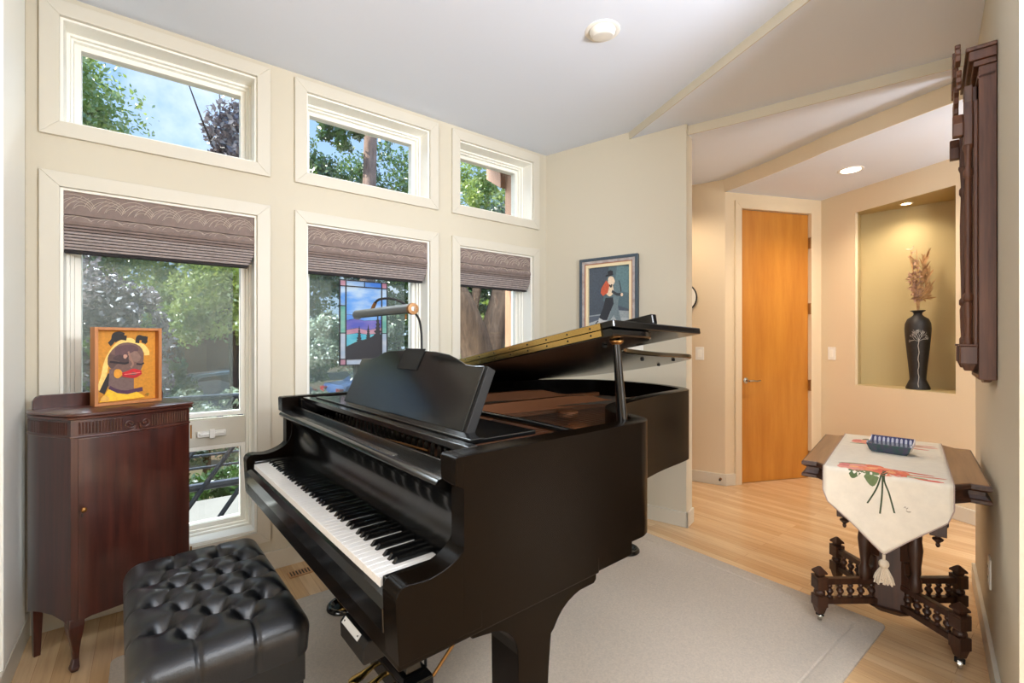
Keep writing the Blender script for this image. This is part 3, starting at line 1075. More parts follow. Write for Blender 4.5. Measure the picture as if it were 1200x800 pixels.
rx0, rx1, ry0, ry1 = -0.115, 2.55, 0.595, 2.40
prof = [(0.0, 0.0), (0.0, zr * .7), (.006, zr), (.085, zr), (.089, zr - .004), (.094, zr - .004), (.098, zr), (.16, zr)]
rings = [[(x, y, z) for x, y in rounded_rect(rx0 + d_, rx1 - d_, ry0 + d_, ry1 - d_, max(.012, .03 - d_ * .1))] for d_, z in prof]
B.loft(rings)
o = B.build('area_rug', M['rug'], smooth=True, angle=30)
tag(o, 'beige wool area rug under the grand piano with an inset border line', 'rug')

v = empty('floor_vent', (0.647, 2.685, 0.0))
tag(v, 'small slotted wooden floor vent below the windows', 'vent')
B = MB(); B.box((-.06, -.035, 0), (.06, .035, .006)); B.build('grille', M['ventwood'], v, bevel=.002)
B = MB()
for k in range(7):
    B.box((-.05 + k * .015, -.026, .0055), (-.044 + k * .015, .026, .0068))
B.build('slots', M['rubber'], v)

# ================================================================== grand piano
PA = radians(2.2)
PO = (0.3705, 1.5755)
piano = empty('grand_piano', (PO[0], PO[1], 0), PA)
tag(piano, 'black grand piano on the beige rug with its lid raised on a short prop', 'piano')
EB, ER, EM = M['ebony'], M['ebonyrim'], M['ebonymatte']

# rim
out_pts = [(.14, -.725, 0), (.45, -.725, 0), (.74, -.725, 0), (.82, -.722, 0), (.875, -.69, 0), (.905, -.62, 0), (.935, -.555, 0), (1.0, -.488, 0), (1.13, -.43, 0), (1.46, -.362, 0),
           (1.74, -.335, 0), (1.83, -.31, 0), (1.90, -.235, 0), (1.965, -.08, 0), (1.99, .12, 0), (1.955, .385, 0), (1.76, .58, 0), (1.5, .69, 0), (1.25, .722, 0), (.8, .725, 0), (.14, .725, 0)]
rim = [(p[0], p[1]) for p in crom(out_pts, 6)]
rin = offset2(rim, .05)
B = MB()
rings = []
for p, q in zip(rim, rin):
    rings.append([(p[0], p[1], .648), (p[0], p[1], 1.001), ((p[0] * .85 + q[0] * .15), (p[1] * .85 + q[1] * .15), 1.004), (q[0], q[1], 1.004), (q[0], q[1], .648)])
B.loft(rings)
rimo = B.build('rim', ER, piano, smooth=True, angle=35)
# belly floor and soundboard
B = MB(); B.prism(offset2(rim, .02), .66, .70); B.build('bottom_frame', EM, piano)
inn = offset2(rim, .052)
B = MB(); B.prism([p for p in inn if p[0] > .42], .86, .872); B.build('soundboard', M['soundboard'], piano)

# iron plate with struts
B = MB()
pl = [p for p in offset2(rim, .075) if p[0] > .44]
pl_in = [p for p in offset2(rim, .16) if p[0] > .50]
B.prism([p for p in pl if p[0] < .62 or True], .895, .897) if False else None
n_ = len(pl)
ins = offset2(pl, .085)
for i in range(n_ - 1):
    B.prism([pl[i], pl[i + 1], ins[i + 1], ins[i]], .886, .912)
B.box((.43, -.62, .886), (.62, .62, .914))


def strut(B, p, q, h0, h1, w=.035, z0=.90):
    """raised strut from p to q whose top edge dips and flares at the far end"""
    T = frame_on(p, q)
    L = (Vector(q) - Vector(p)).length
    top = [(0, h0), (L * .55, h0 + .006), (L * .68, h0), (L * .76, h1 + .012), (L * .82, h1), (L, h1)]
    poly = [(0, z0)] + top + [(L, z0)]
    B.prism(poly, -w / 2, w / 2, axis=1, T=T)


strut(B, (.50, .46), (1.86, .32), .972, .935)
strut(B, (.50, .12), (1.90, .02), .968, .93)
strut(B, (.50, -.46), (1.12, -.35), .930, .915)
for cx, cy, r in ((1.18, -.06, .05), (1.42, .2, .045), (.95, -.33, .04)):
    B.lathe([(r, .90), (r, .925), (r * .7, .93)], c=(cx, cy, 0), n=20)
B.build('plate', M['plate'], piano, bevel=.004)
B = MB()
for k in range(34):
    t = k / 33
    B.tube([(.60, -.58 + 1.12 * t, .922), (.98 + .86 * t ** .7, -.48 + .80 * t, .915)], .0011, 4, caps=False)
for k in range(18):
    t = k / 17
    B.tube([(.60, .30 + .24 * t, .935), (1.86 - .5 * t * .2, -.20 + .36 * t, .93)], .0016, 4, caps=False)
so = B.build('strings', M['string'], piano)
so['kind'] = 'stuff'
# action seen below the music desk shelf: dampers / hammers / tuning pins
B = MB(); B.box((.21, -.62, .80), (.43, .62, .875)); B.build('pin_block', M['plate'], piano)
B = MB()
for k in range(60):
    v_ = -.60 + 1.2 * k / 59
    for j in range(3):
        u_ = .28 + .05 * j + .006 * (k % 2)
        B.lathe([(.0042, .875), (.0042, .915), (.003, .92)], c=(u_, v_, 0), n=6)
po = B.build('tuning_pins', M['pin'], piano)
po['kind'] = 'stuff'
B = MB(); B.box((.212, -.60, .874), (.236, .60, .890)); B.build('felt_strip', M['felt'], piano)
B = MB()
B.tube([(.25, -.1, .925), (.262, -.36, .93)], .0035, 6)
B.build('tuning_wire', M['oldbrass'], piano)

# keybed, cheeks and key slip
prof_r = [(-.012, .612), (-.019, .735), (-.0175, .752), (-.012, .762), (-.003, .767), (.010, .768), (.030, .7655), (.052, .7645), (.072, .767), (.092, .772), (.112, .780), (.130, .791), (.146, .809), (.156, .835), (.159, .865), (.157, .895), (.149, .918), (.134, .934),
          (.120, .941), (.118, .998), (.124, 1.003), (.19, 1.003), (.19, .612)]
_cv = crom([(p[0], p[1], 0) for p in prof_r[:18]], 3)
prof_r = [(p.x, p.y) for p in _cv] + prof_r[18:]
for s in (-1, 1):
    B = MB()
    B.prism(prof_r, s * .7246, s * .662, axis=1)
    B.build('cheek', ER, piano, bevel=.002, smooth=True, angle=32)
B = MB(); B.box((-.012, -.722, .600), (.60, .722, .650)); B.build('keybed', ER, piano, bevel=.004)
B = MB()
B.prism([(-.016, .650), (-.018, .700), (-.008, .716), (.004, .722), (.012, .722), (.012, .650)], -.660, .660, axis=1)
B.build('key_slip', EB, piano, bevel=.002)
for s in (-1, 1):
    B = MB(); B.box((.002, s * .616, .70), (.15, s * .660, .748)); B.build('key_block', EB, piano, bevel=.003)

# keys
WP = 1.223 / 52
names = 'ABCDEFG'
for i in range(52):
    vc = .6115 - WP * (i + .5)
    B = MB()
    B.box((0.0, vc - WP / 2 + .0005, .7155), (.152, vc + WP / 2 - .0005, .739))
    B.build('white_key', M['ivory'], piano, bevel=.0012, seg=2)
for i in range(51):
    nm = names[i % 7]
    if nm in 'ACDFG':
        vb = .6115 - WP * (i + 1)
        vb += {'A': -.0018, 'C': .0022, 'D': -.0022, 'F': .0028, 'G': 0.0}[nm]
        B = MB()
        w0, w1 = .0068, .0050
        vs = [(.050, vb - w0, .738), (.156, vb - w0, .738), (.156, vb + w0, .738), (.050, vb + w0, .738),
              (.060, vb - w1, .7505), (.156, vb - w1, .7515), (.156, vb + w1, .7515), (.060, vb + w1, .7505)]
        B.add(vs, [(0, 3, 2, 1), (4, 5, 6, 7), (0, 1, 5, 4), (1, 2, 6, 5), (2, 3, 7, 6), (3, 0, 4, 7)])
        B.build('black_key', EB, piano, bevel=.0008, seg=1)

# fallboard: concave face with a rolled lip
fb_prof = [(.156, .735), (.160, .760), (.170, .80), (.174, .84), (.168, .875), (.150, .902), (.128, .916), (.112, .922), (.106, .931), (.112, .940), (.130, .943), (.165, .945), (.165, .952), (.19, .952), (.19, .735)]
B = MB(); B.prism(fb_prof, -.661, .661, axis=1); B.build('fallboard', EB, piano, smooth=True, angle=50)
B = MB(); B.box((.168, -.661, .945), (.178, .661, .962)); B.build('fallboard_hinge_rail', EB, piano, bevel=.002)
B = MB(); B.box((.130, -.40, .9425), (.150, .40, .9440)); B.build('fallboard_hinge', M['chrome'], piano)

# music desk on its sliding shelf
B = MB()
B.box((.195, -.66, .985), (.225, .62, 1.002))
B.box((.225, -.60, .988), (.47, .60, 1.000))
B.build('desk_shelf', EB, piano, bevel=.002)
for s in (-1, 1):
    B = MB()
    B.box((.19, min(s * .675, s * .622), .93), (.60, max(s * .675, s * .622), .992))
    B.build('shelf_runner', EB, piano, bevel=.002)
DT = Matrix.Translation((.285, 0, 1.002)) @ Matrix.Rotation(math.atan2(.115, .230), 4, 'Y')
top = [(.395, .196), (.30, .199), (.25, .207), (.21, .228), (.16, .236), (.0, .243), (-.18, .240), (-.27, .232), (-.33, .218), (-.39, .200), (-.44, .198), (-.485, .200)]
poly = [(-.50, 0.0)] + [(a, b) for a, b in reversed(top)] + [(.375, 0.0)]
B = MB()
B.prism(poly, 0.0, .018, axis=0, T=DT)
desk = B.build('music_desk', EB, piano, bevel=.003)
B = MB()
B.prism([(-.515, 0.0), (-.499, .2), (-.486, .2), (-.50, 0.0)], .004, .034, axis=0, T=DT)
B.build('desk_edge', EM, piano, bevel=.002)
B = MB()
B.box((.23, -.62, .998), (.272, .55, 1.008))
B.build('desk_ledge', EB, piano, bevel=.002)

# lid
LA = math.atan(.172)
CA, SA = cos(LA), sin(LA)
U0 = .655


def lidp(u, vf, up=0.0):
    """point of the lid: u along the piano, vf flat position across, up = height above its underside"""
    a = .735 - vf
    z = 1.016 + a * SA - .03 * (u - U0)
    return (u, .735 - a * CA + up * SA * 1.0, z + up * CA)


lid_out = [(U0, -.748, 0), (.76, -.748, 0), (.85, -.742, 0), (.91, -.70, 0), (.935, -.63, 0), (.975, -.56, 0), (1.05, -.49, 0), (1.16, -.445, 0), (1.46, -.385, 0), (1.74, -.358, 0), (1.85, -.33, 0), (1.925, -.25, 0),
           (1.985, -.09, 0), (2.01, .12, 0), (1.975, .40, 0), (1.78, .60, 0), (1.51, .71, 0), (1.25, .735, 0), (.9, .735, 0), (U0, .735, 0)]
lo_ = [(p[0], p[1]) for p in crom(lid_out, 5)]
B = MB()
n_ = len(lo_)
lo_s = offset2(lo_, .006)
r0 = [lidp(p[0], p[1], .004) for p in lo_]
r1 = [lidp(p[0], p[1], .018) for p in lo_]
ra = [lidp(p[0], p[1], .0) for p in lo_s]
rb = [lidp(p[0], p[1], .022) for p in lo_s]
B.loft([ra, r0, r1, rb])
lid = B.build('lid', EB, piano, smooth=True, angle=30)
# front flap folded back over the lid
fl = [(U0, -.755), (U0 + .50, -.755), (U0 + .50, .735), (U0, .735)]
B = MB()
B.loft([[lidp(p[0], p[1], .0235) for p in fl], [lidp(p[0], p[1], .046) for p in fl]])
flap = B.build('lid_flap', EB, piano, bevel=.004)
B = MB()
ba = [(U0 + .21, -.752), (U0 + .235, -.752), (U0 + .235, .72), (U0 + .21, .72)]
B.loft([[lidp(p[0], p[1], .046) for p in ba], [lidp(p[0], p[1], .078) for p in ba]])
B.build('flap_rail', EB, piano, bevel=.003)
for up0, up1 in ((.004, .0215), (.0245, .043)):
    B = MB()
    pts = []
    L = [lidp(U0, -.71, up0), lidp(U0, .70, up0), lidp(U0, .70, up1), lidp(U0, -.71, up1)]
    B.add([(p[0] - .0045, p[1], p[2]) for p in L] + [(p[0] + .002, p[1], p[2]) for p in L], [(0, 1, 2, 3), (7, 6, 5, 4), (0, 4, 5, 1), (1, 5, 6, 2), (2, 6, 7, 3), (3, 7, 4, 0)])
    B.slot(1)
    for k in range(15):
        vf = -.67 + 1.33 * k / 14
        c = lidp(U0, vf, (up0 + up1) / 2)
        B.lathe([(.0034, -.0002), (.0026, .0014)], c=(c[0] - .0045, c[1], c[2]), n=8, axis=0, T=Matrix.Translation((0, 0, 0)))
    B.build('lid_hinge', [M['brass'], M['rubber']], piano)
# rubber buttons and prop cup beneath the lid
for u_, vf in ((1.72, -.30), (1.90, -.10), (1.45, -.30), (.80, -.60)):
    B = MB(); c = lidp(u_, vf, 0)
    B.lathe([(.009, 0), (.009, -.006), (.006, -.009)], c=c, n=10)
    B.build('lid_button', M['rubber'], piano)
# short prop in use, long prop lying down
B = MB()
ptop = lidp(.745, -.690, -.002)
B.tube([(.772, -.676, .955), (.772 + (ptop[0] - .772) * .5, -.676 + (ptop[1] + .676) * .5, .955 + (ptop[2] - .955) * .5), tuple(ptop)], [.018, .0145, .0115], 12)
B.build('lid_prop', EB, piano, smooth=True)
B = MB()
c = ptop
B.lathe([(.014, -.012), (.022, -.004), (.022, .0)], c=c, n=14)
B.build('prop_cup', M['oldbrass'], piano, smooth=True)
B = MB()
B.tube([(.53, .1, 1.0), (.56, -.19, .992), (.59, -.45, .986), (.60, -.665, .978)], .011, 10)
B.build('long_prop', EB, piano, smooth=True)
B = MB(); B.box((.73, -.70, .93), (.80, -.655, .975)); B.build('prop_bracket', EM, piano, bevel=.003)
B = MB()
for vv in ((.62, .727), (1.3, .727)):
    B.lathe([(.010, -.03), (.010, .03)], c=(vv[0], .733, 1.012), n=10, axis=0)
B.build('bass_hinge', M['oldbrass'], piano, smooth=True)

# treble side leg beam and legs
B = MB()
B.box((.60, -.715, .600), (.765, .715, .650))
B.build('cross_beam', ER, piano, bevel=.003)


def leg(u, v, sv, turn=False):
    B = MB()
    prof = [(.175, .600), (.175, .588), (.189, .567), (.225, .562), (.253, .557), (.275, .550), (.295, .538), (.312, .520), (.322, .500), (.328, .470), (.334, .110), (.338, .105), (.338, .09), (.412, .09), (.412, .105), (.416, .110), (.436, .40), (.444, .478), (.454, .486), (.460, .494), (.471, .509), (.487, .524), (.510, .538), (.535, .547), (.557, .552), (.618, .552), (.628, .560), (.630, .588), (.632, .600)]
    q = [(a - .372 + u, b) for a, b in prof]
    B.prism(q, v - .056, v + .056, axis=1)
    o = B.build('leg', ER, piano, bevel=.004)
    B = MB(); B.lathe([(.016, .09), (.016, .055), (.010, .05)], c=(u - .003, v, 0), n=12)
    B.tube([(u - .003 - .02, v, .055), (u - .003, v, .075), (u + .017, v, .055)], .006, 6)
    fk = B.build('caster_fork', M['oldbrass'], o, smooth=True)
    B = MB(); B.lathe([(.012, -.012), (.025, -.010), (.026, 0), (.025, .010), (.012, .012)], c=(u - .003, v, .046), n=18, axis=1)
    B.build('caster_wheel', M['brass'], o, smooth=True)
    return o


leg(.372, -.632, -1)
leg(.372, .60, 1)
# tail leg
B = MB()
B.frustum((1.86, .10, .100), (.085, .085), (1.86, .10, .56), (.11, .11))
B.box((1.74, -.02, .56), (1.95, .22, .655))
o = B.build('leg', ER, piano, bevel=.005)
B = MB(); B.lathe([(.016, .10), (.016, .06)], c=(1.86, .10, 0), n=12); B.build('caster_fork', M['oldbrass'], o)
B = MB(); B.lathe([(.012, -.012), (.025, -.010), (.026, 0), (.025, .010), (.012, .012)], c=(1.86, .10, .046), n=18, axis=1); B.build('caster_wheel', M['brass'], o, smooth=True)

# pedal lyre
lu, lv = .333, -.045
for s in (-1, 1):
    B = MB()
    B.box((lu - .020, lv + s * .065 - .024, .150), (lu + .020, lv + s * .065 + .024, .602))
    B.frustum((lu, lv + s * .065, .133), (.062, .070), (lu, lv + s * .065, .155), (.048, .056))
    B.build('lyre_post', EB, piano, bevel=.003)
B = MB()
B.box((lu - .055, lv - .135, .055), (lu + .055, lv + .135, .115))
B.frustum((lu, lv, .115), (.110, .27), (lu, lv, .135), (.085, .22))
B.build('pedal_box', EB, piano, bevel=.004)
for k in (-1, 0, 1):
    B = MB()
    yv = lv + k * .068
    rings = []
    for u_, w_, z_, t_ in ((lu - .045, .009, .098, .008), (lu - .070, .010, .096, .008), (lu - .095, .014, .088, .007), (lu - .118, .021, .080, .006), (lu - .140, .023, .077, .006), (lu - .155, .016, .076, .005), (lu - .161, .004, .076, .003)):
        rings.append([(u_, yv + w_ * cos(a), z_ + t_ * sin(a)) for a in [2 * pi * j / 12 for j in range(12)]])
    B.loft(rings)
    B.build('pedal', M['brass'], piano, smooth=True, angle=60)
    B = MB(); B.tube([(lu + .050, yv - .02, .11), (lu + .050, yv - .02, .60)], .005, 6); B.build('trap_rod', EM, piano)
for s in (-1, 1):
    B = MB(); B.tube([(lu + .055, lv + s * .130, .110), (lu + .52, lv + s * .165, .575), (lu + .55, lv + s * .168, .65)], .006, 6); B.build('lyre_brace', M['oldbrass'], piano)
# control box below the keybed with its pale plate
B = MB(); B.prism([(-.022, .540), (-.0235, .577), (-.0125, .5895), (.14, .598), (.14, .540)], -.575, -.435, axis=1); cbx = B.build('control_box', EM, piano, bevel=.003)
B = MB()
B.prism([(-.0240, .5795), (-.0140, .5908), (-.0130, .5898), (-.0230, .5785)], -.542, -.448, axis=1)
B.slot(1)
for v_ in (-.534, -.456):
    B.cbox((-.0188, v_, .5851), (.003, .003, .003))
B.build('label_plate', [M['plategrey'], M['rubber']], cbx)

# caster cups on the rug
for u_, v_, lab in ((.369, -.632, 'black caster cup under the piano leg by the treble side'), (.369, .60, 'black caster cup under the piano leg nearest the windows'), (1.86, .10, 'black caster cup under the tail leg of the piano')):
    c = empty('caster_cup', (PO[0] + u_ * cos(PA) - v_ * sin(PA), PO[1] + u_ * sin(PA) + v_ * cos(PA), zr))
    tag(c, lab, 'caster cup', 'caster cups under the piano')
    B = MB(); B.lathe([(.07, 0), (.075, .006), (.074, .016), (.066, .024), (.056, .022), (.048, .012), (.044, .008), (.001, .008)], n=32); B.build('cup', EB, c, smooth=True)

# ================================================================== piano lamp
pl_ = empty('piano_lamp', (PO[0], PO[1], 0), PA)
tag(pl_, 'brass tube piano lamp on a black gooseneck clamped to the music desk', 'lamp')
B = MB()
B.box((-.004, -.115, .165), (-.0005, .03, .247), T=DT)
B.build('base_plate', EM, pl_, bevel=.001)
B = MB()
Lp0, Lp1 = Vector((.25, .135, 1.349)), Vector((.25, -.295, 1.349))
nb = DT @ Vector((-.003, -.09, .245))
neck = crom([nb + Vector((-.002, .006, -.05)), nb, (.385, -.098, 1.29), (.365, -.112, 1.335), (.325, -.112, 1.372), (.285, -.085, 1.395), (.258, -.03, 1.395), (.252, -.0, 1.372), (.25, .01, 1.352)], 6)
B.tube(neck[:-9], .0042, 8)
B.build('gooseneck', M['rubber'], pl_, smooth=True)
B = MB(); B.tube(neck[-10:], .0062, 10); B.build('neck_joint', M['lampbrass'], pl_, smooth=True)
B = MB()
# shade: half-open tube
rings = []
for k in range(2):
    p = (Lp0, Lp1 + Vector((0, .012, 0)))[k]
    ro = [(p.x + .017 * cos(a), p.y, p.z + .017 * sin(a)) for a in [radians(-40 + 260 * j / 18) for j in range(19)]]
    ri = [(p.x + .0150 * cos(a), p.y, p.z + .0150 * sin(a)) for a in [radians(220 - 260 * j / 18) for j in range(19)]]
    rings.append(ro + ri)
B.loft(rings)
B.build('shade', M['steelgrey'], pl_, smooth=True, angle=40)
B = MB(); B.lathe([(.012, 0), (.0175, .001), (.0185, .008), (.0175, .014), (.012, .015)], c=(Lp1.x, Lp1.y, Lp1.z), n=20, axis=1); B.build('end_cap', M['lampbrass'], pl_, smooth=True)
B = MB(); B.lathe([(.012, 0), (.0175, .001), (.0175, .008), (.012, .009)], c=(Lp0.x, Lp0.y, Lp0.z), n=20, axis=1); B.build('end_cap', M['steelgrey'], pl_, smooth=True)
B = MB(); B.tube([Lp0, Lp1], .008, 8); B.build('bulb', M['white'], pl_, smooth=True)
B = MB(); B.tube([Lp1 + Vector((0, .05, -.015)), Lp1 + Vector((0, .05, -.03))], .003, 6); B.build('switch', M['oldbrass'], pl_)

# ================================================================== piano bench
bu, bv = -.215, .165
bench = empty('piano_bench', (PO[0] + bu * cos(PA) - bv * sin(PA), PO[1] + bu * sin(PA) + bv * cos(PA), 0), PA)
tag(bench, 'black button tufted leather piano bench', 'bench')
buttons = []
for i, a in enumerate((-.130, -.065, 0.0, .065, .130)):
    vs_ = (-.235, -.078, .078, .235) if i % 2 else (-.157, 0.0, .157)
    for b in vs_:
        buttons.append((a, b))
HU, HV = .205, .365
links = []
for i, p in enumerate(buttons):
    for q in buttons[i + 1:]:
        if abs(abs(p[0] - q[0]) - .065) < .005 and abs(abs(p[1] - q[1]) - .078) < .006:
            links.append((p, q))
for (a, b) in buttons:                      # pleats running out to the sides
    if b > .2: links.append(((a, b), (a, HV)))
    if b < -.2: links.append(((a, b), (a, -HV)))
    if abs(b) > .15 and abs(b) < .16 and abs(a) < .05: pass
    if a > .12: links.append(((a, b), (HU, b)))
    if a < -.12: links.append(((a, b), (-HU, b)))


def segd(p, a, b):
    ax, ay = a; bx, by = b
    dx, dy = bx - ax, by - ay
    t = max(0, min(1, ((p[0] - ax) * dx + (p[1] - ay) * dy) / (dx * dx + dy * dy)))
    return sqrt((p[0] - ax - t * dx) ** 2 + (p[1] - ay - t * dy) ** 2)


NU, NV = 84, 132
B = MB()
vs, fs = [], []
for i in range(NU + 1):
    for j in range(NV + 1):
        su = -1 + 2 * i / NU
        sv = -1 + 2 * j / NV
        # edge roll: outer 18 % of the parameter wraps down the side
        def roll(s, h, r):
            t = abs(s)
            k = 1 - 1.35 * r / h * .55
            if t < k:
                return s / k * (h - r) , 0.0
            a = (t - k) / (1 - k) * radians(100)
            return math.copysign((h - r) + r * sin(a), s), r * (1 - cos(a))
        u_, du = roll(su, HU, .055)
        w_, dv = roll(sv, HV, .055)
        drop = sqrt(du * du + dv * dv) if (du > 0 and dv > 0) else max(du, dv)
        drop = min(drop, .075)
        edge = max(0.0, 1 - max(abs(u_) / HU, abs(w_) / HV) ** 4)
        z = .488 + .014 * (1 - (u_ / HU) ** 2) * (1 - (w_ / HV) ** 2) - drop
        flat = max(0, 1 - drop / .06)
        dd = min(sqrt((u_ - b[0]) ** 2 + (w_ - b[1]) ** 2) for b in buttons)
        dl = min(segd((u_, w_), a, b) for a, b in links)
        z -= (.038 * math.exp(-(dd / .023) ** 2) + .016 * math.exp(-(dd / .045) ** 2)) * (.4 + .6 * flat)
        z -= .0055 * math.exp(-(dl / .0055) ** 2) * (.35 + .65 * flat)
        s_in = .004 * math.exp(-(dl / .0055) ** 2) * (1 - flat)
        # corner rounding in plan
        cr = .05
        ax, ay = abs(u_) - (HU - cr), abs(w_) - (HV - cr)
        if ax > 0 and ay > 0:
            m_ = sqrt(ax * ax + ay * ay)
            mx_ = max(ax, ay)
            u_ = math.copysign((HU - cr) + ax * mx_ / m_, u_)
            w_ = math.copysign((HV - cr) + ay * mx_ / m_, w_)
        u_ *= 1 - s_in / HU
        w_ *= 1 - s_in / HV
        vs.append((u_, w_, z))
for i in range(NU):
    for j in range(NV):
        a = i * (NV + 1) + j
        fs.append((a, a + NV + 1, a + NV + 2, a + 1))
B.add(vs, fs)
# skirt to the base
per = [i * (NV + 1) for i in range(NU + 1)] + [NU * (NV + 1) + j for j in range(1, NV + 1)] + [i * (NV + 1) + NV for i in range(NU - 1, -1, -1)] + [j for j in range(NV - 1, 0, -1)]
r1 = [vs[k] for k in per]
r2 = [(p[0] * .985, p[1] * .99, .375) for p in r1]
B.loft([r1, r2], caps=False)
B.build('cushion', M['leather'], bench, smooth=True, angle=180)
for (a, b) in buttons:
    B = MB(); B.ball((a, b, .452), .0095, 10, sc=(1, 1, .45)); B.build('button', M['leather'], bench, smooth=True)
B = MB(); B.box((-.188, -.345, .295), (.188, .345, .385)); B.build('frame', EB, bench, bevel=.004)
for su in (-1, 1):
    for sv in (-1, 1):
        B = MB()
        B.frustum((su * .160, sv * .315, .03), (.034, .034), (su * .160, sv * .315, .30), (.050, .050))
        B.frustum((su * .160, sv * .315, zr), (.040, .040), (su * .160, sv * .315, .032), (.044, .044))
        B.build('leg', EB, bench, bevel=.003)
    B = MB(); B.lathe([(.006, 0), (.006, .012), (.017, .014), (.020, .022), (.018, .030), (.006, .033)], c=(su * .0, 0, 0), n=16, axis=1,
                      T=Matrix.Translation((.0, su * .345 if su > 0 else su * .345, .335)) @ (Matrix.Identity(4) if su > 0 else Matrix.Rotation(pi, 4, 'Z')))
    B.build('height_knob', EB, bench, smooth=True)


# ================================================================== helpers for painted surfaces
_pm = {}


def paint(rgb, rough=0.6):
    k = (rgb, rough)
    if k not in _pm:
        _pm[k] = mat('paint_%02x%02x%02x' % rgb, rgb, rough, var=.13, vscale=90)
    return _pm[k]


def blob(cx, cy, rx, ry, n=20, rot=0.0, wob=0.0, seed=0):
    rg = random.Random(seed)
    ph = rg.random() * 6
    out = []
    for k in range(n):
        a = 2 * pi * k / n
        w = 1 + wob * sin(3 * a + ph) + wob * .6 * sin(5 * a + 2 * ph)
        x, y = rx * cos(a) * w, ry * sin(a) * w
        out.append((cx + x * cos(rot) - y * sin(rot), cy + x * sin(rot) + y * cos(rot)))
    return out


def stroke(pts, w):
    pts = [(p.x, p.y) for p in crom([(a, b, 0) for a, b in pts], 5)]
    L = offset2(pts, w / 2)
    R = offset2(pts, -w / 2)
    return L + R[::-1]


def painting(B, shapes, mats, T, x0, z0, sx, sz, y=0.0, dy=-.0004):
    """shapes: (polygon in 0..1 picture coordinates, rgb); layered outwards along local -y"""
    for i, (poly, rgb) in enumerate(shapes):
        m = paint(rgb)
        if m not in mats:
            mats.append(m)
        B.slot(mats.index(m))
        q = [(x0 + a * sx, z0 + b * sz) for a, b in poly]
        B.prism(q, y + dy * i, y + dy * (i + 1) * 1.0 - .0002, axis=1, T=T)


# ================================================================== mahogany cabinet
CA0 = radians(21)
cab = empty('music_cabinet', (-.229, 2.391, 0), CA0)
tag(cab, 'dark mahogany bow front music cabinet standing in the corner below the window', 'cabinet')
plan = [(p.x, p.y) for p in crom([(0, 0, 0), (.07, -.012, 0), (.20, -.020, 0), (.33, -.012, 0), (.400, .0, 0)], 5)]
right = [(.408, .05), (.412, .12), (.416, .20), (.418, .262)]
left = [(-.050, .285), (-.052, .23), (-.044, .17), (-.026, .10), (-.012, .04)]
body_plan = plan + right + left


def scale_plan(P, d):
    n = len(P)
    out = []
    for i in range(n):
        a, b = P[(i - 1) % n], P[(i + 1) % n]
        t = Vector((b[0] - a[0], b[1] - a[1])).normalized()
        out.append((P[i][0] + t.y * d, min(P[i][1] - t.x * d, .288)))
    return out


B = MB()
# body with a gently scalloped apron: front and sides drop lower at the legs
B.prism(body_plan, .215, .955)
fr = plan
for P in (plan, [(0, 0)] + left[::-1], [(.400, 0)] + right):
    m = len(P)
    top_ = [(p[0], p[1], .215) for p in P]
    bot_ = []
    for i, p in enumerate(P):
        t = i / (m - 1)
        bot_.append((p[0], p[1], .178 + .032 * sin(pi * t)))
    inn_t = [(p[0] * .93 + .014, p[1] * .93 + .012, .215) for p in P]
    inn_b = [(p[0] * .93 + .014, p[1] * .93 + .012, b[2]) for p, b in zip(P, bot_)]
    B.loft([[a, b, c, d_] for a, b, c, d_ in zip(top_, bot_, inn_b, inn_t)])
cb = B.build('body', M['mahog'], cab, smooth=True, angle=35)
B = MB()
B.loft([[(p[0], p[1], z) for p in scale_plan(body_plan, d_)] for d_, z in ((.006, .953), (.012, .956), (.013, .963), (.009, .966), (.016, .970), (.016, .976), (.012, .979))])
B.build('top', M['mahogtop'], cab, smooth=True, angle=40)
B = MB()
B.prism([(-.040, .975), (-.040, 1.012), (-.032, 1.027), (-.018, 1.034), (.385, 1.034), (.398, 1.027), (.405, 1.012), (.405, .975)], .262, .280, axis=1)
B.build('back_gallery', M['mahog'], cab, bevel=.003)
# fluted frieze band
B = MB()
for P in (plan, [(0, 0)] + left[::-1], [(.400, 0)] + right):
    pts = [Vector((p[0], p[1], 0)) for p in P]
    d = [0]
    for a, b in zip(pts[:-1], pts[1:]):
        d.append(d[-1] + (b - a).length)
    L = d[-1]
    n = int(L / .0095)
    for k in range(2, n - 1):
        s = L * (k + .5) / n
        if P is plan and abs(s / L - .5) < .13:
            continue
        i = max(j for j in range(len(d)) if d[j] <= s)
        i = min(i, len(pts) - 2)
        t = (s - d[i]) / max(1e-6, d[i + 1] - d[i])
        p = pts[i].lerp(pts[i + 1], t)
        B.tube([(p.x, p.y, .898), (p.x, p.y, .944)], .0034, 6)
B.build('fluted_frieze', M['mahog'], cab)
B = MB()
full = left[::-1] and ([left[0]] + left[1:] + plan + right)
for z in (.888,):
    B.tube([(p[0], p[1], z) for p in full], .0042, 8)
B.build('frieze_moulding', M['mahogtop'], cab, smooth=True)
B = MB()
for s in (-1, 1):
    pts = []
    for k in range(40):
        a = k / 39 * 2.6 * pi
        r = .020 * (1 - k / 39 * .78)
        pts.append((.20 + s * (.026 + r * cos(a + pi)), -.024, .917 + r * sin(a + pi) * 1.05))
    B.tube(pts, .0032, 6)
    B.tube([(.20 + s * .006, -.024, .917), (.20 + s * .010, -.024, .895), (.20 + s * .03, -.023, .889)], .0032, 6)
    B.ball((.20 + s * .026, -.024, .917), .005, 8)
B.build('carved_scroll', M['mahogtop'], cab, smooth=True)
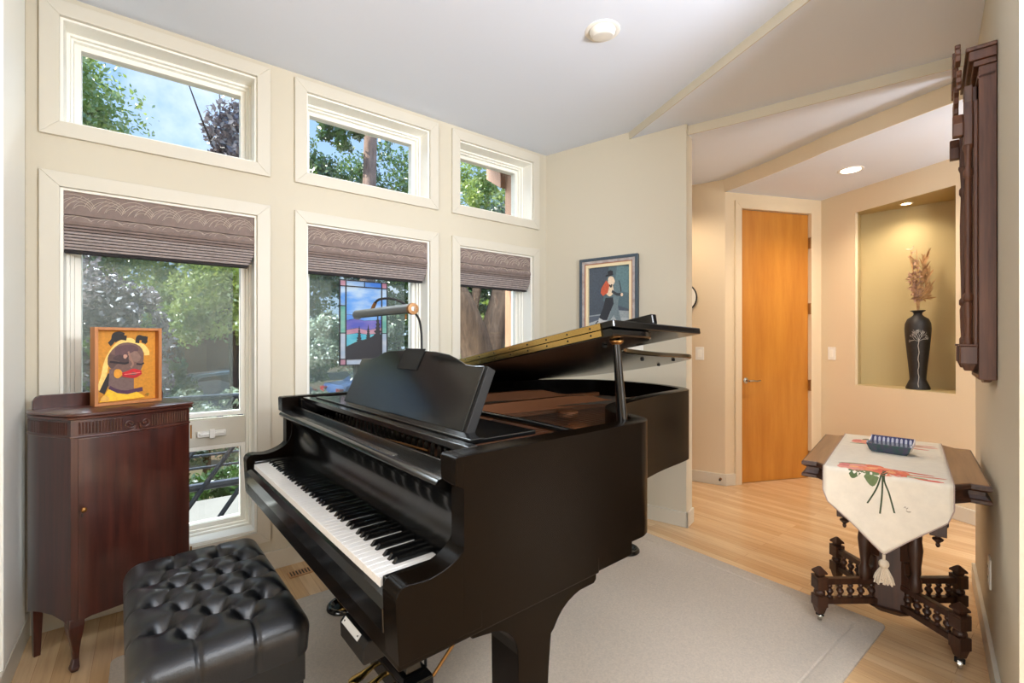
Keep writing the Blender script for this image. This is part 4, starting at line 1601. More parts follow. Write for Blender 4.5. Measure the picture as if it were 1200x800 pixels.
# door: curved panel with knob
B = MB()
dp = [p for p in plan if .012 < p[0] < .399]
rings = [[(p[0], p[1] - .0035, .200), (p[0], p[1] - .0035, .880), (p[0], p[1] + .006, .880), (p[0], p[1] + .006, .200)] for p in dp]
B.loft(rings)
cd = B.build('door', M['mahog'], cab, smooth=True, angle=35)
B = MB(); B.lathe([(.004, 0), (.004, -.010), (.0085, -.014), (.0095, -.019), (.006, -.023), (.001, -.024)], c=(.030, -.010, .615), n=14, axis=1); B.build('knob', M['oldbrass'], cd, smooth=True)
B = MB(); B.box((.028, -.0125, .585), (.032, -.0095, .597)); B.build('keyhole', M['rubber'], cd)
for z in (.845, .30):
    B = MB(); B.lathe([(.004, -.03), (.004, .03)], c=(.405, -.004, z), n=8); B.build('hinge', M['oldbrass'], cd)


def cabriole(x, y, dx, dy):
    B = MB()
    rings = []
    for z, off, w in ((.205, 0.0, .033), (.175, .004, .034), (.145, .004, .029), (.11, -.001, .021), (.075, -.005, .0155), (.045, -.003, .0140), (.028, .004, .017), (.016, .010, .020), (.006, .009, .016), (.0, .006, .012)):
        rings.append([(x + dx * off + w * cos(a), y + dy * off + w * sin(a), z) for a in [radians(45 + 90 * k) for k in range(4)]])
    B.loft(rings)
    return B.build('leg', M['mahog'], cab, bevel=.004)


cabriole(.018, .022, -.5, -.85)
cabriole(.385, .022, .5, -.85)
for x in (-.030, .395):
    B = MB(); B.frustum((x, .262, 0), (.020, .020), (x, .255, .215), (.032, .032)); B.build('leg', M['mahog'], cab, bevel=.002)

# shadow-box portrait on the cabinet
pf_ = empty('framed_portrait', (-.229 + .116 * cos(CA0) - .150 * sin(CA0), 2.391 + .116 * sin(CA0) + .150 * cos(CA0), .980), CA0)
tag(pf_, 'small painted portrait with red lips in a deep honey wood box frame on the cabinet', 'picture')
M['honey'] = wood('honey_box_frame', (172, 108, 58), (196, 130, 76), .5, axis=2)
PWd, PHt = .239, .330
B = MB(); ring(B, 0, PWd, 0, PHt, .012, 0, .050); B.build('frame', M['honey'], pf_, bevel=.001)
B = MB()
mats = []
bk = (206, 138, 34)
S = [([(0, 0), (1, 0), (1, 1), (0, 1)], bk),
     (stroke([(.06, .17), (.13, .35), (.17, .52), (.24, .66), (.36, .79), (.50, .85), (.60, .84), (.64, .78)], .085), (246, 208, 118)),
     (stroke([(.66, .78), (.76, .77), (.84, .70), (.85, .64)], .09), (246, 208, 118)),
     (stroke([(.22, .80), (.28, .86), (.30, .93), (.38, .95), (.46, .93)], .07), (34, 28, 26)),
     (stroke([(.30, .86), (.40, .90), (.50, .89)], .07), (34, 28, 26)),
     (stroke([(.68, .82), (.70, .90), (.78, .89), (.86, .88)], .07), (34, 28, 26)),
     (stroke([(.76, .86), (.82, .84), (.84, .82)], .06), (34, 28, 26)),
     (stroke([(.10, .13), (.17, .26), (.24, .38)], .09), (36, 28, 26)),
     ([(.20, .16), (.62, .13), (.62, .36), (.56, .42), (.22, .46)], (112, 88, 82)),
     (blob(.50, .58, .30, .255, 26, 0.1, .03, 2), (112, 84, 74)),
     (blob(.27, .57, .085, .10, 16, 0, .1, 3), (88, 64, 58)),
     (blob(.48, .70, .20, .10, 18, .2, .1, 4), (92, 64, 66)),
     (blob(.62, .62, .12, .075, 16, 0, .12, 5), (134, 104, 92)),
     (blob(.42, .60, .13, .06, 16, -.1, .15, 6), (70, 50, 50)),
     (stroke([(.22, .56), (.34, .545), (.46, .53), (.53, .545)], .028), (34, 24, 26)),
     (stroke([(.66, .52), (.74, .51), (.79, .53)], .024), (40, 28, 28)),
     (blob(.47, .63, .035, .03, 12, .4, .1, 7), (186, 142, 122)),
     (stroke([(.52, .70), (.56, .60), (.60, .52), (.56, .47)], .03), (150, 112, 96)),
     (blob(.35, .39, .07, .065, 16, 0, .05, 8), (220, 150, 40)),
     (stroke([(.42, .375), (.52, .40), (.60, .425), (.68, .41), (.74, .39)], .05), (196, 28, 36)),
     (stroke([(.42, .37), (.54, .345), (.64, .34), (.74, .39)], .045), (176, 18, 30)),
     (stroke([(.45, .375), (.58, .38), (.72, .392)], .008), (236, 130, 120)),
     (stroke([(.21, .20), (.32, .145), (.48, .115), (.64, .135), (.76, .15)], .06), (74, 40, 66)),
     ([(.05, .005), (.13, .10), (.20, .18), (.34, .115), (.50, .09), (.66, .115), (.76, .06), (.80, .03), (.40, .012)], (240, 190, 44)),
     (blob(.14, .05, .07, .045, 14, 0, .1, 9), (222, 170, 74)),
     (stroke([(.80, .06), (.86, .08), (.84, .04)], .012), (120, 110, 40))]
painting(B, S, mats, Matrix.Identity(4), .012, .012, PWd - .024, PHt - .024, y=.036)
B.build('painted_panel', mats, pf_)
B = MB(); B.box((.010, .036, .010), (PWd - .010, .046, PHt - .010)); B.build('backing', M['honey'], pf_)

# ================================================================== roman blinds
def blind(k, x0, x1, label):
    b = empty('roman_blind', (x0, YW, 0))
    tag(b, label, 'blind', 'roman blinds in the tall windows')
    W = x1 - x0
    a, z = .008, W - .008
    B = MB()
    yf = .014
    B.prism([(yf, 1.818), (yf + .002, 1.814), (yf + .05, 1.820), (yf + .05, 1.922), (yf, 1.922)], a, z, axis=0)
    B.build('valance', M['fabric'], b, bevel=.002)
    B = MB()
    rg = random.Random(k)
    n = 7 if W > .7 else 6
    for i in range(n):
        cx = a + (z - a) * (i + .5) / n
        s = W / n * .72
        for j in range(4):
            r = s * (.95 - .2 * j)
            c0 = cx + s * (-.25 + .12 * j)
            pts = [(c0 + r * cos(t), yf - .0012, 1.836 + r * .95 * sin(t)) for t in [radians(165 - 150 * q / 8) for q in range(9)]]
            pts = [(p[0], p[1], min(p[2], 1.917)) for p in pts]
            B.tube(pts, .0013, 4)
        for j in range(3):
            pts = [(cx - s * .9 + j * s * .3, yf - .0012, 1.838), (cx - s * .6 + j * s * .25, yf - .0012, 1.868), (cx - s * .2 + j * s * .3, yf - .0012, 1.897)]
            B.tube(crom(pts, 3), .0010, 4)
    for i in range(n):
        cx = a + (z - a) * (i + .5) / n
        s = W / n * .6
        for j in range(3):
            r = s * (.9 - .22 * j)
            pts = [(min(z, max(a, cx + s * (-.2 + .14 * j) + r * cos(t))), .0045 + .010 * min(1, .45 * sin(t)), 1.784 + .026 * sin(t)) for t in [radians(160 - 140 * q / 8) for q in range(9)]]
            B.tube(pts, .0009, 4)
    B.build('embroidery', M['fabricline'], b)
    B = MB()
    B.prism([(.012, 1.770), (.004, 1.785), (.014, 1.812), (.055, 1.812), (.060, 1.770)], a, z, axis=0)
    B.build('soft_fold', M['fabric'], b, bevel=.003)
    nf = 8
    for i in range(nf):
        zt = 1.768 - i * .0138
        B = MB()
        y0_ = .008 + .0022 * i
        e = .0035 * i if i > 3 else 0
        e = max(0, (i - 3)) * .006
        B.prism([(y0_ + .004, zt), (y0_, zt - .005), (y0_ + .001, zt - .0105), (y0_ + .012, zt - .0105), (.07, zt - .0105), (.07, zt)], a, z - e, axis=0)
        B.build('fold', M['fabriclight'] if i > 1 else M['fabric'], b)
        if i < nf - 1:
            B = MB()
            B.box((a + .002, y0_ + .008, zt - .0150), (z - e - .002, .068, zt - .0098)); B.build('fold_tape', M['fabricdark'], b)
    B = MB(); B.box((a, .022, 1.646), (z - .030, .06, 1.6575)); B.build('hem_bar', M['fabricdark'], b)
    B = MB(); B.box((a - .004, .030, 1.905), (z + .004, .075, 1.922)); B.build('headrail', M['fabricdark'], b)
    return b


blind(1, *WX[0], 'patterned taupe roman blind gathered up above the cabinet')
blind(2, *WX[1], 'patterned taupe roman blind gathered up above the stained glass panel')
blind(3, *WX[2], 'patterned taupe roman blind gathered up in the window with the forked trunk')

# ================================================================== stained glass
sg = empty('stained_glass_panel', (.929, 2.918, 1.100))
tag(sg, 'stained glass panel of blue sky and black firs hanging in the middle window', 'stained glass')


def sglass(name, rgb, rgb2):
    m = bpy.data.materials.new(name)
    m.use_nodes = True
    nt = m.node_tree
    nt.nodes.clear()
    out = nt.nodes.new('ShaderNodeOutputMaterial')
    t = nt.nodes.new('ShaderNodeTexCoord')
    n = nt.nodes.new('ShaderNodeTexNoise')
    n.inputs['Scale'].default_value = 9
    n.inputs['Detail'].default_value = 5
    mp = nt.nodes.new('ShaderNodeMapping')
    mp.inputs['Scale'].default_value = (.7, 1, 2.0)
    nt.links.new(t.outputs['Object'], mp.inputs[0])
    nt.links.new(mp.outputs[0], n.inputs['Vector'])
    r = nt.nodes.new('ShaderNodeValToRGB')
    r.color_ramp.elements[0].position = .38
    r.color_ramp.elements[1].position = .62
    r.color_ramp.elements[0].color = lin(rgb)
    r.color_ramp.elements[1].color = lin(rgb2)
    nt.links.new(n.outputs['Fac'], r.inputs[0])
    a = nt.nodes.new('ShaderNodeBsdfTranslucent')
    b = nt.nodes.new('ShaderNodeBsdfDiffuse')
    nt.links.new(r.outputs[0], a.inputs[0])
    nt.links.new(r.outputs[0], b.inputs[0])
    mx = nt.nodes.new('ShaderNodeMixShader')
    mx.inputs[0].default_value = .60
    nt.links.new(a.outputs[0], mx.inputs[1])
    nt.links.new(b.outputs[0], mx.inputs[2])
    tp_ = nt.nodes.new('ShaderNodeBsdfTransparent')
    nt.links.new(r.outputs[0], tp_.inputs[0])
    m2 = nt.nodes.new('ShaderNodeMixShader')
    m2.inputs[0].default_value = .18
    nt.links.new(mx.outputs[0], m2.inputs[1])
    nt.links.new(tp_.outputs[0], m2.inputs[2])
    nt.links.new(m2.outputs[0], out.inputs[0])
    return m


G = {'sky': sglass('sky_glass', (140, 196, 250), (226, 242, 255)), 'deep': sglass('deep_blue_glass', (108, 166, 244), (166, 212, 252)), 'mtn': sglass('violet_glass', (126, 134, 216), (176, 160, 220)),
     'rose': sglass('rose_glass', (214, 164, 186), (236, 196, 208)), 'mint': sglass('mint_glass', (140, 206, 196), (190, 230, 214)), 'aqua': sglass('aqua_glass', (90, 200, 226), (160, 232, 240)), 'pale': sglass('pale_glass', (206, 220, 236), (236, 240, 246))}
M['lead'] = mat('lead_came', (38, 36, 40), .5, metal=.3)
GW, GH = .311, .535
bwd = .040
B = MB(); ring(B, 0, GW, 0, GH, .006, -.004, .010); ring(B, bwd - .004, GW - bwd + .004, bwd - .004, GH - bwd + .004, .007, -.004, .010)
for zz in (.20, .37):
    B.box((0, -.004, zz), (bwd, .010, zz + .005)); B.box((GW - bwd, -.004, zz), (GW, .010, zz + .005))
for xx in (.155,):
    B.box((xx, -.004, GH - bwd), (xx + .005, .010, GH)); B.box((xx, -.004, 0), (xx + .005, .010, bwd))
for xx in (bwd - .003, GW - bwd - .003):
    for zz in (0, GH - bwd):
        B.box((xx, -.004, zz), (xx + .006, .010, zz + bwd))
for zz in (bwd - .003, GH - bwd - .003):
    B.box((0, -.004, zz), (bwd, .010, zz + .006)); B.box((GW - bwd, -.004, zz), (GW, .010, zz + .006))
B.build('lead_frame', M['lead'], sg)


def pane(name, key, x0, x1, z0, z1):
    B = MB(); B.box((x0, .001, z0), (x1, .004, z1)); B.build(name, G[key], sg)


for (x0, z0) in ((0, 0), (GW - bwd, 0), (0, GH - bwd), (GW - bwd, GH - bwd)):
    pane('corner_pane', 'rose', x0 + .003, x0 + bwd - .003, z0 + .003, z0 + bwd - .003)
for x0 in (0, GW - bwd):
    pane('border_pane', 'pale', x0 + .003, x0 + bwd - .003, bwd + .003, .20)
    pane('border_pane', 'mint', x0 + .003, x0 + bwd - .003, .205, .37)
    pane('border_pane', 'sky', x0 + .003, x0 + bwd - .003, .375, GH - bwd - .003)
for z0, ks in ((0, ('pale', 'sky')), (GH - bwd, ('sky', 'deep'))):
    pane('border_pane', ks[0], bwd + .003, .155, z0 + .003, z0 + bwd - .003)
    pane('border_pane', ks[1], .160, GW - bwd - .003, z0 + .003, z0 + bwd - .003)
ix0, ix1, iz0, iz1 = bwd + .003, GW - bwd - .003, bwd + .003, GH - bwd - .003
W_, H_ = ix1 - ix0, iz1 - iz0


def spoly(name, m, pts, y0=.001, y1=.004):
    B = MB(); B.prism([(ix0 + a * W_, iz0 + b * H_) for a, b in pts], y0, y1, axis=1); return B.build(name, m, sg)


spoly('sky_pane', G['sky'], [(0, .62), (.5, .60), (1, .62), (1, 1), (0, 1)])
spoly('sky_pane', G['deep'], [(0, .535), (.25, .56), (.5, .535), (1, .55), (1, .615), (.5, .595), (0, .615)])
spoly('mountain_pane', G['mtn'], [(0, .40), (.3, .43), (.6, .40), (1, .44), (1, .545), (.5, .53), (.25, .555), (0, .53)])
spoly('mountain_pane', G['rose'], [(0, .335), (.3, .36), (.6, .34), (1, .36), (1, .435), (.6, .395), (.3, .425), (0, .395)])
spoly('water_pane', G['aqua'], [(0, .17), (.3, .24), (.6, .28), (1, .30), (1, .355), (.6, .335), (.3, .355), (0, .33)])
spoly('hill_pane', M['lead'], [(0, 0), (1, 0), (1, .34), (.8, .33), (.6, .27), (.3, .235), (0, .165)], -.001, .006)


def fir(cx, zb, h, w):
    pts = [(cx - .015, zb)]
    n = 7
    for k in range(n):
        t = k / n
        pts += [(cx - w * (1 - t) * (.8 + .3 * ((k * 7) % 3) / 2), zb + h * (.08 + .9 * t)), (cx - w * (1 - t) * .45, zb + h * (.08 + .9 * (t + .06)))]
    pts.append((cx, zb + h))
    for k in reversed(range(n)):
        t = k / n
        pts += [(cx + w * (1 - t) * .45, zb + h * (.08 + .9 * (t + .06))), (cx + w * (1 - t) * (.8 + .3 * ((k * 5) % 3) / 2), zb + h * (.08 + .9 * t))]
    pts.append((cx + .015, zb))
    return pts


for cx, zb, h, w in ((.36, .2, .26, .10), (.62, .24, .24, .09), (.90, .25, .40, .15)):
    spoly('fir_tree', M['lead'], [(min(1.0, max(0, a)), b) for a, b in fir(cx, zb, h, w)], -.002, .007)
B = MB()
B.tube([(.01, .003, GH), (.02, .003, GH + .20)], .0012, 4); B.tube([(GW - .01, .003, GH), (GW - .02, .003, GH + .20)], .0012, 4)
B.build('hanging_chain', M['chrome'], sg)

# ================================================================== picture of the dancers
pc = empty('framed_picture')
place(pc, TF @ Vector((.324, 0, 0)), TF @ Vector((.792, 0, 0)))
tag(pc, 'framed painting of two dancers on a grey ground hanging on the picture wall', 'picture')
pz0, pz1 = 1.275, 1.879
M['slate'] = mat('slate_frame', (62, 76, 88), .45, var=.1, vscale=30)
M['pewter'] = mat('pewter_liner', (156, 140, 134), .4, rgb2=(188, 182, 180), vscale=25)
M['copper'] = mat('copper_sight', (166, 110, 84), .4)
M['mat'] = mat('cream_mat', (238, 222, 184), .8)
B = MB(); ring(B, 0, .468, pz0, pz1, .022, -.034, -.002); B.build('frame', M['slate'], pc, bevel=.004)
B = MB(); ring(B, .022, .446, pz0 + .022, pz1 - .022, .020, -.030, -.002); B.build('liner', M['pewter'], pc, bevel=.003)
B = MB(); ring(B, .042, .426, pz0 + .042, pz1 - .042, .006, -.027, -.002); B.build('sight_edge', M['copper'], pc)
B = MB(); ring(B, .048, .420, pz0 + .048, pz1 - .048, .022, -.020, -.002); B.build('mount', M['mat'], pc)
B = MB(); mats = []
S = [([(0, 0), (1, 0), (1, 1), (0, 1)], (74, 84, 96)),
     ([(.35, .45), (1, .30), (1, 1), (.5, 1)], (84, 106, 114)),
     ([(.62, .62), (1, .55), (1, .96), (.70, 1)], (98, 128, 134)),
     ([(0, 0), (1, 0), (1, .27), (.6, .30), (.3, .24), (0, .22)], (150, 158, 162)),
     ([(0, 0), (1, 0), (1, .16), (.5, .19), (0, .13)], (172, 178, 182)),
     ([(0, .1), (.32, .16), (.30, .22), (0, .2)], (88, 96, 110)),
     # partner in grey
     ([(.56, .46), (.70, .55), (.74, .48), (.72, .36), (.76, .22), (.80, .12), (.70, .11), (.62, .22), (.52, .12), (.46, .12), (.56, .30)], (112, 128, 134)),
     ([(.56, .75), (.70, .78), (.80, .66), (.82, .54), (.70, .46), (.60, .5)], (104, 124, 130)),
     # skirt and dress
     ([(.42, .50), (.60, .50), (.62, .40), (.54, .28), (.46, .14), (.34, .14), (.26, .18), (.36, .34)], (40, 44, 52)),
     ([(.26, .18), (.36, .14), (.44, .12), (.40, .05), (.28, .02), (.20, .05)], (196, 198, 200)),
     (stroke([(.24, .13), (.18, .09), (.17, .05)], .02), (44, 42, 48)),
     (blob(.52, .62, .10, .10, 18, .3, .04, 2), (238, 216, 186)),
     (blob(.56, .76, .085, .08, 18, 0, .05, 3), (236, 214, 188)),
     ([(.36, .70), (.44, .78), (.52, .70), (.48, .58), (.36, .53), (.30, .58), (.32, .66)], (198, 92, 62)),
     (blob(.54, .90, .065, .035, 16, 0, .02, 4), (38, 40, 46)), (blob(.52, .86, .10, .018, 16, .1, 0, 4), (38, 40, 46)),
     (stroke([(.58, .60), (.70, .545), (.80, .54)], .045), (56, 60, 66)),
     (blob(.82, .535, .03, .028, 12, 0, 0, 1), (232, 208, 180)),
     (stroke([(.75, .76), (.79, .66), (.80, .58)], .014), (44, 48, 54)),
     (stroke([(.52, .70), (.56, .67), (.58, .71)], .03), (70, 62, 60)),
     (stroke([(.60, .13), (.68, .105), (.76, .105)], .02), (60, 66, 72))]
painting(B, S, mats, Matrix.Identity(4), .070, pz0 + .070, .328, pz1 - pz0 - .140, y=-.003)
B.build('painted_canvas', mats, pc)
B = MB(); B.box((.01, -.003, pz0 + .01), (.458, -.0005, pz1 - .01)); B.build('backing', M['mat'], pc)


# ================================================================== switches, outlets, lamps
def plate(name, T, s, z, label, cat, w=.072, h=.116, kind='switch', group=None, gang=1):
    o = empty(name)
    o.matrix_world = T @ Matrix.Translation((s, 0, z))
    tag(o, label, cat, group)
    B = MB(); B.box((-w / 2, -.006, -h / 2), (w / 2, 0.0, h / 2)); B.build('cover_plate', M['white'], o, bevel=.002)
    for g_ in range(gang):
        cx = (g_ - (gang - 1) / 2) * .046
        if kind == 'switch':
            B = MB(); B.box((cx - .0165, -.009, -.033), (cx + .0165, -.005, .033)); B.build('rocker', M['sash'], o, bevel=.0015)
        else:
            for zz in (-.021, .021):
                B = MB(); B.box((cx - .015, -.008, zz - .014), (cx + .015, -.005, zz + .014)); so_ = B.build('socket', M['sash'], o, bevel=.002)
                B = MB(); B.box((cx - .007, -.0084, zz - .004), (cx - .005, -.0078, zz + .006)); B.box((cx + .005, -.0084, zz - .004), (cx + .007, -.0078, zz + .006)); B.build('slot', M['rubber'], so_)
    return o


plate('wall_switch', TF, (Vector((2.762, 2.09)) - Vector(FA)).length, 1.165, 'wide white switch plate on the picture wall beside the raised lid', 'switch', w=.118, gang=2)
plate('wall_switch', TF, .60, 1.165, 'white switch plate on the picture wall below the dancers picture', 'switch')
plate('wall_switch', TH, (Vector((3.874, 2.236)) - Vector(HL)).length, 1.143, 'white rocker switch on the narrow hall wall before the door', 'switch')
plate('wall_switch', TN, (Vector((4.847, 1.523)) - Vector(DC)).length, 1.142, 'white rocker switch between the door and the niche', 'switch')
plate('wall_outlet', TRi, (Vector((2.612, .281)) - Vector(RB)).length, .342, 'white power outlet low on the clock wall beside the table', 'outlet', kind='outlet')

# round plate at the hall wall
wd = empty('wall_mirror')
wd.matrix_world = TH @ Matrix.Translation(((Vector((3.857, 2.284)) - Vector(HL)).length - .10, 0, 1.645))
tag(wd, 'small round pale wall mirror with a thin dark rim half hidden by the wall end', 'mirror')
B = MB(); B.lathe([(.118, -.002), (.132, -.002), (.134, -.016), (.126, -.022), (.118, -.018)], n=48, axis=1); B.build('rim', M['rubber'], wd, smooth=True)
B = MB(); B.lathe([(.001, -.021), (.123, -.020), (.123, -.002), (.001, -.002)], n=48, axis=1); B.build('face', M['white'], wd)

# door stop
ds = empty('door_stop')
ds.matrix_world = TH @ Matrix.Translation((LH - .035, -.014, .055))
tag(ds, 'small brass door stop on the hall baseboard', 'door stop')
B = MB(); B.lathe([(.012, 0), (.010, -.005), (.005, -.008), (.005, -.030)], n=12, axis=1); B.build('stem', M['oldbrass'], ds, smooth=True)
B = MB(); B.lathe([(.008, -.030), (.0095, -.036), (.007, -.042), (.001, -.043)], n=12, axis=1); B.build('tip', M['rubber'], ds, smooth=True)

dl = empty('eyeball_downlight', (1.75, 1.519, Z1))
tag(dl, 'white eyeball spotlight recessed in the main ceiling', 'ceiling light')
B = MB(); B.lathe([(.064, .004), (.066, -.004), (.076, -.005), (.084, -.002), (.085, 0)], n=40); B.build('trim_ring', M['white'], dl, smooth=True)
RT = Matrix.Rotation(radians(9), 4, Vector((.6, -.8, 0)))
B = MB()
B.lathe([(.064, .010), (.0635, -.004), (.059, -.016), (.050, -.026), (.046, -.027), (.001, -.024)], n=36, T=RT); B.build('eyeball', M['white'], dl, smooth=True, angle=60)
dl = empty('recessed_downlight', (4.187, 1.193, Z4))
tag(dl, 'lit recessed downlight over the entry hall', 'ceiling light')
B = MB(); B.lathe([(.062, 0), (.066, -.004), (.080, -.004), (.083, 0)], n=36); B.build('trim_ring', M['white'], dl, smooth=True)
B = MB(); B.lathe([(.001, -.003), (.063, -.003), (.063, 0), (.001, 0)], n=30); B.build('lens', M['glow'], dl)
dl = empty('niche_downlight', (4.765, .986, ZN[1]))
tag(dl, 'small lit puck light in the top of the display niche', 'ceiling light')
B = MB(); B.lathe([(.030, 0), (.033, -.004), (.042, -.004), (.044, 0)], n=30); B.build('trim_ring', M['white'], dl, smooth=True)
B = MB(); B.lathe([(.001, -.003), (.031, -.003), (.031, 0), (.001, 0)], n=24); B.build('lens', M['glow2'], dl)

# ================================================================== vase in the niche
vp = Vector((4.715, .905, ZN[0]))
vs_ = empty('floor_vase', vp)
vs_.name = 'tall_vase'
tag(vs_, 'tall black vase with a silver tree design standing in the lit niche', 'vase')
VP = [(.001, 0), (.094, 0), (.096, .012), (.080, .045), (.064, .075), (.066, .11), (.076, .20), (.090, .32), (.101, .42), (.104, .47), (.100, .51), (.082, .545), (.048, .565), (.034, .578), (.033, .590), (.046, .602), (.060, .607), (.058, .611), (.030, .600), (.027, .58), (.001, .575)]
VP = [(max(.001, p[0] * .78), p[1]) for p in VP]
B = MB(); B.lathe([(p[0], p[1]) for p in VP], n=40); B.build('body', M['vase'], vs_, smooth=True, angle=70)


def vrad(z):
    for (r0, z0), (r1, z1) in zip(VP[1:], VP[2:]):
        if z0 <= z <= z1 and z1 > z0:
            return r0 + (r1 - r0) * (z - z0) / (z1 - z0)
    return .06


va = math.atan2(-vp.y, -vp.x) + .06


def onvase(s, z):
    r = vrad(z) + .0006
    a = va - s * .8 / max(r, .04)
    return (r * cos(a), r * sin(a), z)


B = MB()
rg = random.Random(3)
B.tube([onvase(.004 * sin(k * 1.7), .02 + .37 * k / 14) for k in range(15)], .0022, 6)


def branch(s, z, a, L, w, dep):
    if dep == 0 or L < .008:
        return
    pts = [onvase(s + sin(a) * L * t, min(.535, z + cos(a) * L * t)) for t in (0, .33, .66, 1)]
    B.tube(pts, w, 4)
    s2, z2 = s + sin(a) * L, min(.53, z + cos(a) * L)
    for _ in range(3 if dep > 2 else 2):
        branch(s2, z2, a + rg.uniform(-.75, .75), L * rg.uniform(.6, .85), w * .75, dep - 1)


for a in (-1.1, -.6, -.15, .3, .75, 1.2):
    branch(0, .385 - abs(a) * .012, a, .032, .0011, 4)
B.build('silver_tree', M['silver'], vs_)

da = empty('dried_arrangement', vp + Vector((0, 0, .59)))
tag(da, 'dried brown grasses and curled flowers standing in the black vase', 'dried flowers')
B = MB()
ux = Vector((.788, -.616, 0))          # across the view
uy = Vector((.616, .788, 0))
stems = [((-.035, .01), .30), ((-.025, -.02), .40), ((-.055, .0), .28), ((.00, .01), .50), ((-.01, -.02), .40), ((.045, 0), .38), ((.085, .02), .44), ((.065, -.02), .30), ((.085, .0), .20), ((-.03, .03), .50)]
tips = []
for (a, b), h in stems:
    pts = crom([(0, 0, -.05), ux * a * .2 + uy * b * .2 + Vector((0, 0, .10)), ux * a * .6 + uy * b * .6 + Vector((0, 0, h * .6)), ux * a + uy * b + Vector((0, 0, h))], 5)
    B.tube(pts, .0028, 5)
    tips.append(pts)
pts = crom([tuple(ux * -.03 + Vector((0, 0, .30))), tuple(ux * -.062 + Vector((0, 0, .43))), tuple(ux * -.055 + Vector((0, 0, .445))), tuple(ux * .02 + Vector((0, 0, .36)))], 4)
B.tube(pts, .0035, 5)
B.build('stems', M['dried'], da, smooth=True)


def blade(B, p, d, L, w, curl):
    d = Vector(d).normalized()
    side = d.cross(Vector((rg.random() - .5, rg.random() - .5, rg.random() - .5))).normalized()
    up = side.cross(d)
    vs, fs = [], []
    for k in range(5):
        t = k / 4
        c = Vector(p) + d * L * t + up * curl * t * t
        ww = w * sin(pi * (.12 + .88 * t) * .97) * .5 + .0008
        vs += [tuple(c - side * ww), tuple(c + side * ww)]
    for k in range(4):
        fs.append((2 * k, 2 * k + 1, 2 * k + 3, 2 * k + 2))
    B.add(vs, fs)


B = MB()
for si in (5, 6, 7, 8):
    pts = tips[si]
    m = len(pts)
    for k in range(int(m * .35), m):
        for _ in range(3):
            d_ = (pts[k] - pts[max(k - 1, 0)]).normalized() + ux * rg.uniform(-.45, .45) + uy * rg.uniform(-.45, .45)
            blade(B, pts[k], d_, rg.uniform(.05, .085), .015, rg.uniform(-.02, .02))
B.build('grass_blades', M['dried'], da)
B = MB()
for si in (0, 1, 2, 4, 9):
    pts = tips[si]
    m = len(pts)
    for k in range(int(m * .35), m):
        for _ in range(4 if si not in (9, 1) else 2):
            d_ = Vector((0, 0, .3)) + ux * rg.uniform(-1, 1) + uy * rg.uniform(-1, 1)
            blade(B, pts[k], d_, rg.uniform(.02, .036), .016, rg.uniform(-.03, .03))
B.build('curled_petals', M['dried2'], da)

# ================================================================== hall table
TA = radians(11.5)
tb = empty('hall_table', (2.647, .604, 0), TA)
tag(tb, 'carved Victorian walnut table on casters beside the clock wall', 'table')
WN = M['walnut']


def table_outline(d):
    X0, X1, Yh = -.430 - d, .415 + d, .288 + d
    n1, n2 = .055, .055
    return [(X0, -.190 - d * .4), (X0, .190 + d * .4), (X0 + n1, .190 + n2 * .8 + d * .4), (X0 + n1 - .005, Yh), (X1 - n1 + .005, Yh), (X1 - n1, .190 + n2 * .8 + d * .4), (X1, .190 + d * .4), (X1, -.190 - d * .4),
            (X1 - n1, -.190 - n2 * .8 - d * .4), (X1 - n1 + .005, -Yh), (X0 + n1 - .005, -Yh), (X0 + n1, -.190 - n2 * .8 - d * .4)]


B = MB()
B.loft([[(a, b, z) for a, b in table_outline(d)] for d, z in ((-.006, .670), (.0, .674), (.0, .684), (-.008, .688), (-.016, .700), (-.016, .712), (-.006, .718), (.0, .722), (.0, .734), (-.003, .738))])
B.build('moulded_edge', WN, tb)
B = MB()
B.loft([[(a, b, z) for a, b in table_outline(d)] for d, z in ((-.006, .7375), (-.008, .740))])
B.build('table_top', M['oak'], tb)
cx0 = -.05
B = MB()
for sy in (-1, 1):
    B.box((-.30, sy * .17 - .012, .60), (.24, sy * .17 + .012, .672))
for sx in (-.29, .23):
    B.box((sx - .012, -.17, .60), (sx + .012, .17, .672))
B.build('apron', WN, tb, bevel=.003)
